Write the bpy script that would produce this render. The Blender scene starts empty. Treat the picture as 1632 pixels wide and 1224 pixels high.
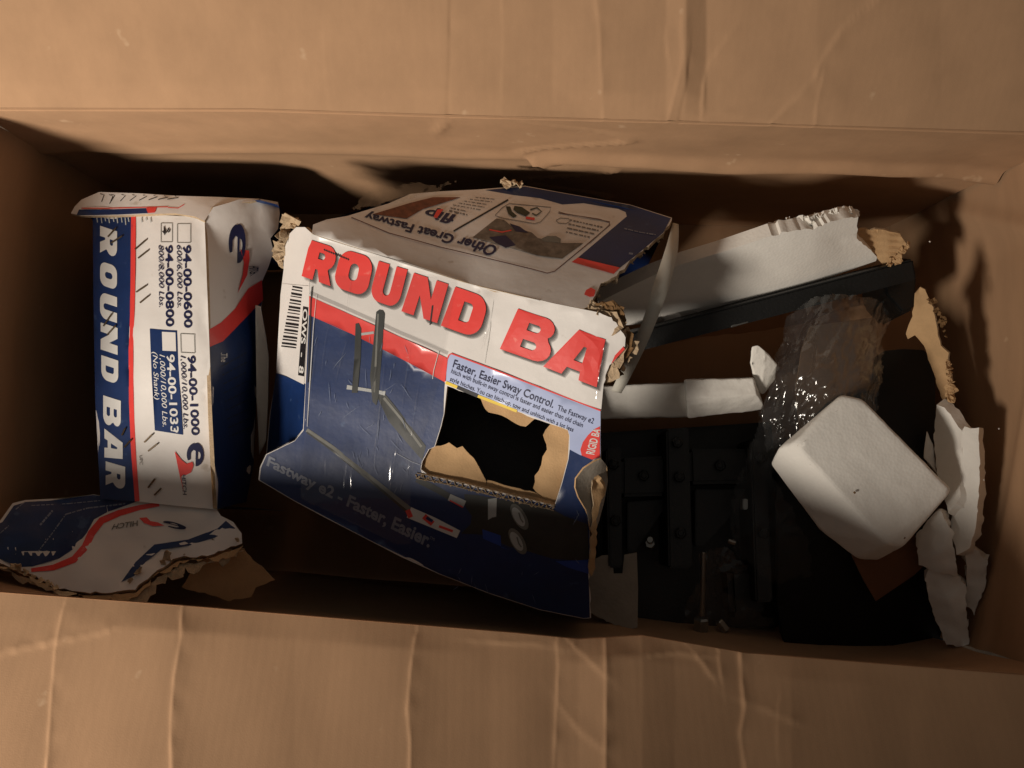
import bpy, bmesh, math, random
import numpy as np
from mathutils import Vector, noise
from mathutils.geometry import delaunay_2d_cdt

random.seed(7)
SC = bpy.context.scene
COL = SC.collection

# ------------------------------------------------------------------ camera, world, lamp, exposure
CAM_H, TILT, FPX = 1.10, math.radians(8.8), 1370.0
cd = bpy.data.cameras.new("camera")
cam = bpy.data.objects.new("camera", cd)
COL.objects.link(cam)
cam.location = (0, 0, CAM_H)
cam.rotation_euler = (TILT, 0, 0)
cd.sensor_width = 36.0
cd.lens = FPX / 1632.0 * 36.0
cd.clip_start = 0.02
cd.clip_end = 50
SC.camera = cam

W = bpy.data.worlds.new("World")
SC.world = W
W.use_nodes = True
W.node_tree.nodes["Background"].inputs[0].default_value = (1.0, 0.90, 0.80, 1)
W.node_tree.nodes["Background"].inputs[1].default_value = 0.09

ld = bpy.data.lights.new("room_lamp", 'SPOT')
ld.energy = 80
ld.spot_size = math.radians(81)
ld.spot_blend = 1.0
ld.color = (1.0, 0.90, 0.785)
ld.shadow_soft_size = 0.13
lamp = bpy.data.objects.new("room_lamp", ld)
COL.objects.link(lamp)
lamp.location = (-0.84, -0.62, 0.98)
lamp.rotation_euler = (Vector((-0.34, 0.20, 0.40)) - lamp.location).to_track_quat('-Z', 'Y').to_euler()

vs = SC.view_settings
vs.view_transform = 'Standard'
vs.look = 'None'
vs.gamma = 1.0
vs.exposure = 0.0
vs.use_curve_mapping = False
SC.cycles.use_denoising = True
SC.cycles.max_bounces = 8
SC.cycles.transparent_max_bounces = 16

# ------------------------------------------------------------------ measuring helpers
ct, st = math.cos(TILT), math.sin(TILT)

def ray(px, py):
    a = (px - 816.0) / FPX
    b = -(py - 612.0) / FPX
    return Vector((a, b * ct + st, b * st - ct))

ZOFF = 0.0
def P(px, py, z):
    z += ZOFF
    d = ray(px, py)
    t = (z - CAM_H) / d.z
    return Vector((d.x * t, d.y * t, z))

class Surf:
    """a gently curved panel: heights given at a few measured points, thin-plate interpolation between"""
    def __init__(self, pts, crumple=None):
        p = np.array(pts, float)
        self.xy = p[:, :2] / 1000.0
        n = len(p)
        self.crumple = crumple
        if n <= 3:
            A = np.c_[np.ones(n), self.xy]
            c = np.linalg.lstsq(A, p[:, 2], rcond=None)[0]
            self.w = np.zeros(n); self.a = c
        else:
            d = np.linalg.norm(self.xy[:, None] - self.xy[None], axis=2)
            K = self.k(d) + np.eye(n) * 1e-5
            Q = np.c_[np.ones(n), self.xy]
            M = np.block([[K, Q], [Q.T, np.zeros((3, 3))]])
            s = np.linalg.lstsq(M, np.r_[p[:, 2], 0, 0, 0], rcond=None)[0]
            self.w, self.a = s[:n], s[n:]
    @staticmethod
    def k(d):
        return np.where(d > 1e-9, d * d * np.log(np.maximum(d, 1e-9)), 0.0)
    def z(self, x, y):
        q = np.array((x, y)) / 1000.0
        d = np.linalg.norm(self.xy - q, axis=1)
        v = float(self.w @ self.k(d) + self.a @ np.array((1, q[0], q[1])))
        if self.crumple:
            v += self.crumple(x, y)
        return v
    def raw(self, x, y):
        return P(x, y, self.z(x, y))
    def normal(self, x, y):
        e = 3.0
        u = self.raw(x + e, y) - self.raw(x - e, y)
        v = self.raw(x, y - e) - self.raw(x, y + e)
        n = u.cross(v).normalized()
        return n
    def at(self, x, y, off=0.0):
        p = self.raw(x, y)
        if off:
            p = p + self.normal(x, y) * off
        return p

def inside(x, y, polys):
    c = False
    for poly in polys:
        n = len(poly)
        j = n - 1
        for i in range(n):
            xi, yi = poly[i][0], poly[i][1]
            xj, yj = poly[j][0], poly[j][1]
            if (yi > y) != (yj > y) and x < (xj - xi) * (y - yi) / (yj - yi) + xi:
                c = not c
            j = i
    return c

def rough(pts, step=8, amp=1.5, closed=True, seed=0):
    r = random.Random(seed)
    out = []
    n = len(pts)
    for i in range(n if closed else n - 1):
        a, b = pts[i], pts[(i + 1) % n]
        L = math.hypot(b[0] - a[0], b[1] - a[1])
        k = max(1, int(L / step))
        for j in range(k):
            t = j / k
            jx = r.uniform(-amp, amp) if j else r.uniform(-amp, amp) * .4
            jy = r.uniform(-amp, amp) if j else r.uniform(-amp, amp) * .4
            out.append((a[0] + (b[0] - a[0]) * t + jx, a[1] + (b[1] - a[1]) * t + jy))
    if not closed:
        out.append(pts[-1])
    return out

def tri2d(polys, step):
    verts, edges = [], []
    for poly in polys:
        s = len(verts)
        n = len(poly)
        for p in poly:
            verts.append(Vector((p[0], p[1])))
        for i in range(n):
            edges.append((s + i, s + (i + 1) % n))
    if step:
        xs = [v.x for v in verts]; ys = [v.y for v in verts]
        y = min(ys) + step * .5
        row = 0
        while y < max(ys):
            x = min(xs) + step * (.5 if row % 2 else .25)
            while x < max(xs):
                if inside(x, y, polys):
                    verts.append(Vector((x, y)))
                x += step
            y += step
            row += 1
    v, e, f, *_ = delaunay_2d_cdt(verts, edges, [], 0, 1e-4)
    f = [t for t in f if inside(sum(v[i].x for i in t) / len(t), sum(v[i].y for i in t) / len(t), polys)]
    return v, f

def area_sign(v, t):
    a, b, c = v[t[0]], v[t[1]], v[t[2]]
    return (b.x - a.x) * (c.y - a.y) - (b.y - a.y) * (c.x - a.x)

# ------------------------------------------------------------------ scene helpers
def finish(o, mats, parent=None, smooth=False):
    for m in (mats if isinstance(mats, (list, tuple)) else [mats]):
        o.data.materials.append(m)
    COL.objects.link(o)
    if parent is not None:
        o.parent = parent
    if smooth:
        o.data.polygons.foreach_set("use_smooth", [True] * len(o.data.polygons))
    return o

def mesh_obj(name, verts, faces, mats, parent=None, midx=None, smooth=False):
    me = bpy.data.meshes.new(name)
    me.from_pydata([tuple(v) for v in verts], [], faces)
    o = bpy.data.objects.new(name, me)
    finish(o, mats, parent, smooth)
    if midx:
        me.polygons.foreach_set("material_index", midx)
    me.update()
    return o

def tag(o, label, cat, group=None, kind=None):
    o["label"] = label
    o["category"] = cat
    if group: o["group"] = group
    if kind: o["kind"] = kind
    return o

def thing(name, label, cat, loc=(0, 0, 0), group=None):
    o = bpy.data.objects.new(name, None)
    o.empty_display_size = .02
    COL.objects.link(o)
    tag(o, label, cat, group)
    return o

def sheet(name, surf, outer, mats, parent=None, holes=(), step=16, thick=.004, off=0.0, smooth=True):
    """panel of real thickness; mats = (face, back, cut edge)"""
    v, f = tri2d([outer] + list(holes), step)
    top = [surf.at(p.x, p.y, off) for p in v]
    bot = [t - surf.normal(p.x, p.y) * thick for t, p in zip(top, v)]
    n = len(v)
    faces, mi, ec = [], [], {}
    for t in f:
        t = list(t)
        if area_sign(v, t) > 0: t.reverse()
        faces.append(t); mi.append(0)
        faces.append([i + n for i in reversed(t)]); mi.append(1)
        for i in range(len(t)):
            a, b = t[i], t[(i + 1) % len(t)]
            ec[(a, b)] = 1
    for (a, b) in ec:
        if (b, a) not in ec:
            faces.append([b, a, a + n, b + n]); mi.append(2)
    o = mesh_obj(name, top + bot, faces, mats, parent, mi)
    if smooth:
        o.data.polygons.foreach_set("use_smooth", [m != 2 for m in mi])
        if hasattr(o.data, "set_sharp_from_angle"):
            o.data.set_sharp_from_angle(angle=math.radians(40))
    return o

def ink(name, surf, outer, mat, parent, layer=1, holes=(), step=16):
    v, f = tri2d([outer] + list(holes), step)
    top = [surf.at(p.x, p.y, .00022 * layer) for p in v]
    faces = []
    for t in f:
        t = list(t)
        if area_sign(v, t) > 0: t.reverse()
        faces.append(t)
    return mesh_obj(name, top, faces, mat, parent, smooth=True)

def inks(name, surf, polys, mat, parent, layer=1, step=0):
    vs_, fs_ = [], []
    for poly in polys:
        v, f = tri2d([poly], step)
        s = len(vs_)
        vs_ += [surf.at(p.x, p.y, .00022 * layer) for p in v]
        for t in f:
            t = list(t)
            if area_sign(v, t) > 0: t.reverse()
            fs_.append([i + s for i in t])
    return mesh_obj(name, vs_, fs_, mat, parent)

def strip(pts, w):
    """2-D ribbon polygon along a polyline"""
    L, R = [], []
    n = len(pts)
    for i in range(n):
        a = pts[max(i - 1, 0)]; b = pts[min(i + 1, n - 1)]
        dx, dy = b[0] - a[0], b[1] - a[1]
        l = math.hypot(dx, dy) or 1
        ww = w[i] if isinstance(w, (list, tuple)) else w
        L.append((pts[i][0] - dy / l * ww / 2, pts[i][1] + dx / l * ww / 2))
        R.append((pts[i][0] + dy / l * ww / 2, pts[i][1] - dx / l * ww / 2))
    return L + R[::-1]

def fine(pts, w, seed=0):
    """a line of print too small to read: word-length dashes with gaps"""
    r = random.Random(seed + int(pts[0][0] * 7 + pts[0][1]))
    out = []
    for i in range(len(pts) - 1):
        a, b = pts[i], pts[i + 1]
        L = math.hypot(b[0] - a[0], b[1] - a[1])
        s = 0
        while s < L - 1:
            l = min(r.uniform(2.5, 9), L - s)
            out.append(strip([(a[0] + (b[0] - a[0]) * s / L, a[1] + (b[1] - a[1]) * s / L), (a[0] + (b[0] - a[0]) * (s + l) / L, a[1] + (b[1] - a[1]) * (s + l) / L)], w * r.uniform(.7, 1.15)))
            s += l + r.uniform(1.2, 2.2)
    return out

def frame2d(q, w):
    """outline of a quad as four ribbons"""
    return [strip([q[i], q[(i + 1) % len(q)]], w) for i in range(len(q))]

def bil(q, u, v):
    (a, b, c, d) = q          # local (0,0) (1,0) (1,1) (0,1)
    return ((a[0] * (1 - u) + b[0] * u) * (1 - v) + (d[0] * (1 - u) + c[0] * u) * v,
            (a[1] * (1 - u) + b[1] * u) * (1 - v) + (d[1] * (1 - u) + c[1] * u) * v)

# ------------------------------------------------------------------ heavy display letters
def arc(cx, cy, rx, ry, a0, a1, n=7):
    return [(cx + rx * math.cos(math.radians(a0 + (a1 - a0) * i / n)),
             cy + ry * math.sin(math.radians(a0 + (a1 - a0) * i / n))) for i in range(n + 1)]

GL = {
 'R': ([(0, 0), (0, 1), (.62, 1)] + arc(.66, .68, .32, .32, 80, -60) + [(.80, .36), (1.0, 0), (.60, 0), (.46, .30), (.38, .30), (.38, 0)],
       [[(.38, .58), (.38, .76), (.52, .76)] + arc(.53, .67, .08, .09, 80, -80, 4) + [(.52, .58)]]),
 'O': (arc(.33, .33, .33, .33, 270, 180) + arc(.33, .67, .33, .33, 180, 90) + arc(.67, .67, .33, .33, 90, 0) + arc(.67, .33, .33, .33, 0, -90),
       [arc(.5, .42, .13, .13, 270, 180) + arc(.5, .60, .13, .13, 180, 0) + arc(.5, .42, .13, .13, 0, -90)]),
 'U': ([(0, 1), (0, .34)] + arc(.34, .34, .34, .34, 180, 270) + arc(.66, .34, .34, .34, 270, 360) + [(1, 1), (.62, 1), (.62, .34)] + arc(.5, .33, .12, .12, 0, -180, 6) + [(.38, .34), (.38, 1)], []),
 'N': ([(0, 0), (0, 1), (.40, 1), (.66, .50), (.66, 1), (1, 1), (1, 0), (.62, 0), (.34, .52), (.34, 0)], []),
 'D': ([(0, 0), (0, 1), (.60, 1)] + arc(.62, .62, .38, .38, 90, 0) + arc(.62, .38, .38, .38, 0, -90) + [(.60, 0)],
       [[(.37, .26), (.37, .74), (.54, .74)] + arc(.54, .64, .10, .10, 90, 0, 4) + arc(.54, .36, .10, .10, 0, -90, 4) + [(.54, .26)]]),
 'B': ([(0, 0), (0, 1), (.66, 1)] + arc(.68, .76, .27, .24, 90, -50) + arc(.70, .28, .30, .28, 50, -90) + [(.68, 0)],
       [[(.36, .60), (.36, .78), (.58, .78)] + arc(.58, .69, .07, .09, 80, -80, 4) + [(.58, .60)],
        [(.36, .20), (.36, .39), (.60, .39)] + arc(.60, .295, .08, .095, 80, -80, 4) + [(.60, .20)]]),
 'A': ([(0, 0), (.30, 1), (.86, 1), (1, 0), (.66, 0), (.63, .18), (.38, .18), (.34, 0)],
       [[(.44, .36), (.52, .70), (.58, .70), (.61, .36)]]),
}

def glyph(ch, q):
    o, h = GL[ch]
    return [bil(q, u, v) for u, v in o], [[bil(q, u, v) for u, v in hh] for hh in h]

def word(name, surf, cells, mat, parent, layer, dx=0, dy=0, step=12):
    vs_, fs_ = [], []
    for ch, q in cells:
        q = [(p[0] + dx, p[1] + dy) for p in q]
        o, h = glyph(ch, q)
        v, f = tri2d([o] + h, step)
        s = len(vs_)
        vs_ += [surf.at(p.x, p.y, .00022 * layer) for p in v]
        for t in f:
            t = list(t)
            if area_sign(v, t) > 0: t.reverse()
            fs_.append([i + s for i in t])
    return mesh_obj(name, vs_, fs_, mat, parent)

# ------------------------------------------------------------------ small lettering from the built-in font
_cap = [None]
def text2d(s, bold=0.0, shear=0.0):
    c = bpy.data.curves.new("t", 'FONT')
    c.body = s
    c.size = 1
    c.offset = bold
    c.shear = shear
    c.resolution_u = 3
    c.fill_mode = 'FRONT'
    o = bpy.data.objects.new("t", c)
    COL.objects.link(o)
    dg = bpy.context.evaluated_depsgraph_get()
    me = bpy.data.meshes.new_from_object(o.evaluated_get(dg))
    v = [(p.co.x, p.co.y) for p in me.vertices]
    f = [list(p.vertices) for p in me.polygons]
    bpy.data.objects.remove(o)
    bpy.data.curves.remove(c)
    bpy.data.meshes.remove(me)
    return v, f

def lettering(surf, s, q, mat, parent, layer=3, bold=0.0, shear=0.0, name="lettering"):
    """q: pixel quad for text-local (0,0) (1,0) (1,1) (0,1); v = 1 is the cap height"""
    if _cap[0] is None:
        hv, _ = text2d("H")
        _cap[0] = max(p[1] for p in hv)
    v, f = text2d(s, bold, shear)
    x0 = min(p[0] for p in v); x1 = max(p[0] for p in v)
    pts = [surf.at(*bil(q, (p[0] - x0) / (x1 - x0), p[1] / _cap[0]), .00022 * layer) for p in v]
    o = mesh_obj(name, pts, f, mat, parent)
    # face the camera side
    me = o.data
    if len(me.polygons):
        c = me.polygons[0]
        if c.normal.dot(Vector((0, 0, 1))) < 0:
            me.flip_normals()
    return o

# ------------------------------------------------------------------ materials
def lin(c):
    return tuple(((x / 255) / 12.92 if x / 255 <= .04045 else ((x / 255 + .055) / 1.055) ** 2.4) for x in c)

def mat(name, rgb, rough_=.6, var=.10, vscale=30, bump=0.0, bscale=400, coat=0.0, metal=0.0, spec=.5, coat_rough=.15, wave=None, speck=None, stretch=None, beads=False):
    m = bpy.data.materials.new(name)
    m.use_nodes = True
    nt = m.node_tree
    b = nt.nodes["Principled BSDF"]
    b.inputs["Roughness"].default_value = rough_
    b.inputs["Metallic"].default_value = metal
    b.inputs["Specular IOR Level"].default_value = spec
    b.inputs["Coat Weight"].default_value = coat
    b.inputs["Coat Roughness"].default_value = coat_rough
    co = nt.nodes.new("ShaderNodeTexCoord")
    n = nt.nodes.new("ShaderNodeTexNoise")
    n.inputs["Scale"].default_value = vscale
    n.inputs["Detail"].default_value = 8
    n.inputs["Roughness"].default_value = .65
    if stretch:
        sm = nt.nodes.new("ShaderNodeMapping")
        sm.inputs["Scale"].default_value = stretch
        nt.links.new(co.outputs["Object"], sm.inputs["Vector"])
        nt.links.new(sm.outputs[0], n.inputs["Vector"])
    else:
        nt.links.new(co.outputs["Object"], n.inputs["Vector"])
    rp = nt.nodes.new("ShaderNodeValToRGB")
    c = lin(rgb)
    rp.color_ramp.elements[0].position = .3
    rp.color_ramp.elements[1].position = .7
    rp.color_ramp.elements[0].color = (*[x * (1 - var) for x in c], 1)
    rp.color_ramp.elements[1].color = (*[min(1, x * (1 + var)) for x in c], 1)
    nt.links.new(n.outputs["Fac"], rp.inputs["Fac"])
    colout = rp.outputs["Color"]
    if speck:
        n3 = nt.nodes.new("ShaderNodeTexNoise")
        n3.inputs["Scale"].default_value = speck[0]
        n3.inputs["Detail"].default_value = 3
        nt.links.new(co.outputs["Object"], n3.inputs["Vector"])
        r3 = nt.nodes.new("ShaderNodeValToRGB")
        r3.color_ramp.elements[0].position = speck[1]
        r3.color_ramp.elements[1].position = speck[1] + .08
        r3.color_ramp.elements[0].color = (0, 0, 0, 1)
        r3.color_ramp.elements[1].color = (1, 1, 1, 1)
        nt.links.new(n3.outputs["Fac"], r3.inputs["Fac"])
        mx = nt.nodes.new("ShaderNodeMixRGB")
        mx.inputs[2].default_value = (*lin(speck[2]), 1)
        nt.links.new(r3.outputs["Color"], mx.inputs[0])
        nt.links.new(colout, mx.inputs[1])
        colout = mx.outputs[0]
    nt.links.new(colout, b.inputs["Base Color"])
    last = None
    if bump:
        n2 = nt.nodes.new("ShaderNodeTexVoronoi" if beads else "ShaderNodeTexNoise")
        n2.inputs["Scale"].default_value = bscale
        if not beads: n2.inputs["Detail"].default_value = 4
        nt.links.new(co.outputs["Object"], n2.inputs["Vector"])
        bp = nt.nodes.new("ShaderNodeBump")
        bp.inputs["Strength"].default_value = bump
        bp.inputs["Distance"].default_value = .002
        nt.links.new(n2.outputs["Distance" if beads else "Fac"], bp.inputs["Height"])
        last = bp
    if wave:
        mp = nt.nodes.new("ShaderNodeMapping")
        mp.inputs["Rotation"].default_value = (0, 0, wave[2])
        nt.links.new(co.outputs["Object"], mp.inputs["Vector"])
        wv = nt.nodes.new("ShaderNodeTexWave")
        wv.inputs["Scale"].default_value = wave[0]
        wv.inputs["Distortion"].default_value = 1.5
        wv.inputs["Detail"].default_value = 2
        nt.links.new(mp.outputs[0], wv.inputs["Vector"])
        bp2 = nt.nodes.new("ShaderNodeBump")
        bp2.inputs["Strength"].default_value = wave[1]
        bp2.inputs["Distance"].default_value = .001
        nt.links.new(wv.outputs["Fac"], bp2.inputs["Height"])
        if last: nt.links.new(last.outputs[0], bp2.inputs["Normal"])
        last = bp2
    if last:
        nt.links.new(last.outputs[0], b.inputs["Normal"])
    return m

def film_mat(name, tint=(.93, .93, .93), gloss_rough=.12, fac=.10, edge=.5, haze=.03):
    m = bpy.data.materials.new(name)
    m.use_nodes = True
    nt = m.node_tree
    for n in list(nt.nodes): nt.nodes.remove(n)
    out = nt.nodes.new("ShaderNodeOutputMaterial")
    tr = nt.nodes.new("ShaderNodeBsdfTransparent"); tr.inputs[0].default_value = (*tint, 1)
    gl = nt.nodes.new("ShaderNodeBsdfGlossy"); gl.inputs["Roughness"].default_value = gloss_rough
    gl.inputs[0].default_value = (1, 1, 1, 1)
    df = nt.nodes.new("ShaderNodeBsdfDiffuse"); df.inputs[0].default_value = (.75, .75, .75, 1)
    lw = nt.nodes.new("ShaderNodeLayerWeight"); lw.inputs[0].default_value = .25
    ma = nt.nodes.new("ShaderNodeMath"); ma.operation = 'MULTIPLY_ADD'
    ma.inputs[1].default_value = edge; ma.inputs[2].default_value = fac
    nt.links.new(lw.outputs["Facing"], ma.inputs[0])
    m1 = nt.nodes.new("ShaderNodeMixShader"); m1.inputs[0].default_value = haze
    nt.links.new(tr.outputs[0], m1.inputs[1]); nt.links.new(df.outputs[0], m1.inputs[2])
    m2 = nt.nodes.new("ShaderNodeMixShader")
    nt.links.new(ma.outputs[0], m2.inputs[0])
    nt.links.new(m1.outputs[0], m2.inputs[1]); nt.links.new(gl.outputs[0], m2.inputs[2])
    nt.links.new(m2.outputs[0], out.inputs[0])
    return m

M_KRAFT = mat("carton_kraft", (174, 138, 106), .85, .08, 26, .05, 900, spec=.2, stretch=(1.0, .22, 1.0), speck=(38, .70, (196, 164, 132)), wave=(45, .018, 0))
M_LINER = mat("torn_liner", (186, 152, 112), .9, .12, 40, .25, 500, spec=.2)
M_FLUTE = mat("torn_flute", (176, 154, 126), .95, .25, 120, .4, 700, spec=.15)
M_FLUTED = mat("flute_brown", (120, 92, 62), .95, .25, 120, .4, 700, spec=.15)
M_WHITE = mat("print_white", (222, 217, 212), .42, .03, 20, .16, 70, coat=.25, coat_rough=.25, speck=(60, .70, (196, 188, 178)))
M_BLUE = mat("print_blue", (19, 44, 90), .42, .18, 30, .14, 90, coat=.1, coat_rough=.3, speck=(75, .66, (52, 74, 112)))
M_NAVY = mat("print_navy", (24, 28, 66), .45, .10, 60)
M_RED = mat("print_red", (226, 66, 60), .42, .06, 40, .1, 90, coat=.2, speck=(95, .68, (232, 110, 100)))
M_BLACK = mat("print_black", (26, 24, 26), .5, .2, 60)
M_DGREY = mat("print_dark_grey", (48, 50, 48), .45, .25, 40)
M_MGREY = mat("print_mid_grey", (112, 112, 106), .45, .2, 60)
M_LGREY = mat("print_light_grey", (176, 178, 176), .45, .12, 60)
M_LAV = mat("print_lavender", (176, 188, 224), .42, .05, 40, coat=.2)
M_YEL = mat("print_yellow", (232, 200, 60), .45, .06, 40)
M_BLUE2 = mat("print_bright_blue", (28, 66, 150), .38, .15, 25, coat=.25)
M_PHOTO1 = mat("print_photo_brown", (112, 66, 48), .5, .45, 160)
M_PHOTO2 = mat("print_photo_grey", (108, 98, 88), .5, .5, 140)
M_GREEN = mat("print_dark_green", (48, 54, 42), .5, .4, 120)
M_FINE = mat("print_fine", (120, 112, 106), .5, .2, 300)
M_FINEW = mat("print_fine_white", (128, 134, 150), .5, .2, 300)
M_TEXTW = mat("print_text_white", (214, 212, 208), .45, .04, 60)
M_FOAM = mat("foam", (234, 230, 222), .85, .05, 25, .09, 330, spec=.3, beads=True, speck=(110, .76, (160, 140, 112)))
M_STEELBLK = mat("black_steel", (13, 13, 12), .45, .35, 40, .2, 300, spec=.5)
M_BLKPLAST = mat("black_plastic", (17, 17, 16), .6, .35, 18, .3, 60, spec=.3)
M_ZINC = mat("zinc", (150, 150, 146), .35, .15, 80, metal=.9)
M_STAPLE = mat("staple_copper", (120, 104, 84), .35, .25, 200, metal=.9)
M_STRAP = mat("strap_white", (206, 202, 190), .5, .05, 60, wave=(300, .3, .4))
M_CARD = mat("grey_card", (150, 142, 130), .8, .15, 30, .2, 300)
M_FLOOR = mat("floor_carpet", (118, 104, 90), .95, .2, 60, .6, 600)
M_FILM = film_mat("wrap_film", (.97, .97, .97), .10, .030, .05, .012)
M_BAG = film_mat("bag_film", (.91, .92, .91), .13, .030, .26, .018)

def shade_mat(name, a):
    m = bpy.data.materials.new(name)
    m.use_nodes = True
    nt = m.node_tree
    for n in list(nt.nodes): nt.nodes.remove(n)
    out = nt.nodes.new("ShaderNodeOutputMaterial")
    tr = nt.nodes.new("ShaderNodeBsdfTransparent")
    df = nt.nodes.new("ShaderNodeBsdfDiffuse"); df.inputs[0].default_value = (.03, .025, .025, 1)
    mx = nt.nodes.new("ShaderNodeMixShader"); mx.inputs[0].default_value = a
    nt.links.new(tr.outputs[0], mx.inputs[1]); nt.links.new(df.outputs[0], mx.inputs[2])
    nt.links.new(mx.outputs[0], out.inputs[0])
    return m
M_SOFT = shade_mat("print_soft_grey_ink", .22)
CB_MATS = (M_WHITE, M_LINER, M_FLUTE)

# ------------------------------------------------------------------ crease helpers
def seg_dist(x, y, a, b):
    dx, dy = b[0] - a[0], b[1] - a[1]
    l2 = dx * dx + dy * dy or 1e-9
    t = max(0, min(1, ((x - a[0]) * dx + (y - a[1]) * dy) / l2))
    return math.hypot(x - a[0] - t * dx, y - a[1] - t * dy)

def crease_height(x, y, creases):
    """crushed folds: a sharp lip with one steep and one long flank, uneven along its run"""
    h = 0.0
    for k, (pts, amp, w) in enumerate(creases):
        xs = [p[0] for p in pts]; ys = [p[1] for p in pts]
        if x < min(xs) - 50 or x > max(xs) + 50 or y < min(ys) - 50 or y > max(ys) + 50:
            continue
        best = 1e9; sg = 1
        for i in range(len(pts) - 1):
            d = seg_dist(x, y, pts[i], pts[i + 1])
            if d < best:
                best = d
                a_, b_ = pts[i], pts[i + 1]
                sg = 1 if (b_[0] - a_[0]) * (y - a_[1]) - (b_[1] - a_[1]) * (x - a_[0]) > 0 else -1
        v = .75 + .6 * noise.noise(Vector((x / 30, y / 30, k)))
        L = 2.2 if sg > 0 else 16.0
        h += amp * v * math.exp(-best / L)
    return h

def interp(x, tab):
    if x <= tab[0][0]: return tab[0][1]
    for i in range(len(tab) - 1):
        if x <= tab[i + 1][0]:
            t = (x - tab[i][0]) / (tab[i + 1][0] - tab[i][0])
            return tab[i][1] + (tab[i + 1][1] - tab[i][1]) * t
    return tab[-1][1]

# ================================================================== floor under the carton
mesh_obj("floor", [(-2.5, -2.5, -.008), (2.5, -2.5, -.008), (2.5, 2.5, -.008), (-2.5, 2.5, -.008)], [(0, 1, 2, 3)], M_FLOOR)["kind"] = "structure"

# ================================================================== the shipping carton
RIM = .40
carton = thing("shipping_carton", "big open brown corrugated shipping carton with flaps folded out, holding everything else", "carton")
BACK = [(-60, 170), (0, 172), (400, 173), (720, 183), (1100, 193), (1632, 210), (1720, 213)]
FRONT = [(-140, 935), (0, 944), (286, 965), (588, 990), (820, 1009), (922, 1019), (1023, 1013), (1189, 1041), (1400, 1058), (1632, 1076), (1720, 1083)]

BACK_CREASES = [
 ([(718, -150), (718, 0), (716, 100), (713, 180)], -0.00099, 1.6),
 ([(798, -100), (802, 60), (800, 178)], 0.00062, 2.8),
 ([(515, 50), (520, 120), (528, 172)], 0.00043, 2.8),
 ([(944, -150), (948, 0), (955, 60), (957, 120), (961, 185)], 0.00136, 2.2),
 ([(1083, 50), (1086, 100), (1078, 135), (1065, 190)], 0.00186, 2.8),
 ([(1096, 100), (1092, 140), (1082, 190)], -0.00136, 2.2),
 ([(1160, 60), (1140, 90), (1128, 105), (1120, 140), (1118, 175)], 0.00161, 2.2),
 ([(1420, -20), (1385, 10), (1345, 45), (1310, 95), (1295, 130), (1262, 165), (1230, 195)], 0.00186, 2.5),
 ([(1305, 140), (1300, 170), (1299, 198)], 0.00124, 2.2),
 ([(1060, 60), (1064, 95)], 0.00099, 1.9),
 ([(865, 130), (900, 105), (945, 80)], 0.00056, 1.6),
 ([(885, 165), (910, 150), (930, 135)], 0.00056, 1.6),
 ([(1050, 190), (1150, 182), (1230, 194)], 0.00112, 2.2)]
BACK_PROF = [(-300, .0), (300, .002), (515, .0005), (715, .003), (800, .001), (880, .0), (955, .005), (1060, .004), (1090, .008), (1125, .001), (1300, .004), (1500, -.001), (1800, .001)]
FRONT_CREASES = [
 ([(100, 975), (88, 1040), (82, 1110), (75, 1224), (70, 1300)], 0.00099, 1.9),
 ([(-40, 1045), (0, 1040), (60, 1028), (175, 1005)], 0.00099, 1.9),
 ([(290, 972), (292, 1010), (280, 1080), (275, 1150), (278, 1300)], 0.00112, 2.2),
 ([(662, 1015), (655, 1070), (650, 1130), (655, 1180), (652, 1300)], 0.00136, 1.9),
 ([(887, 1022), (890, 1060), (887, 1130), (880, 1300)], 0.00136, 1.9),
 ([(964, 1020), (965, 1080), (962, 1300)], 0.00149, 1.7),
 ([(1180, 1042), (1182, 1080), (1187, 1130), (1180, 1170), (1200, 1300)], 0.00174, 2.2),
 ([(1188, 1120), (1220, 1130), (1265, 1150)], 0.00099, 1.7),
 ([(1110, 1045), (1122, 1058), (1132, 1075)], 0.00124, 1.9),
 ([(890, 1120), (925, 1165), (960, 1190)], 0.00081, 1.7),
 ([(760, 1022), (850, 1026), (900, 1036)], 0.00087, 1.9),
 ([(965, 1047), (1030, 1044), (1080, 1040), (1112, 1046)], 0.00112, 1.9),
 ([(1145, 1045), (1150, 1080)], 0.00087, 1.7), ([(1240, 1120), (1238, 1200)], 0.00050, 2.2),
 ([(915, 1030), (940, 1052), (964, 1075)], 0.00099, 1.7)]
FRONT_PROF = [(-300, .002), (85, .0), (280, .003), (470, .001), (655, .002), (780, -.0005), (887, .000), (964, .0065), (1075, .001), (1180, -.001), (1260, .002), (1450, -.001), (1800, .0)]

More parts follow.
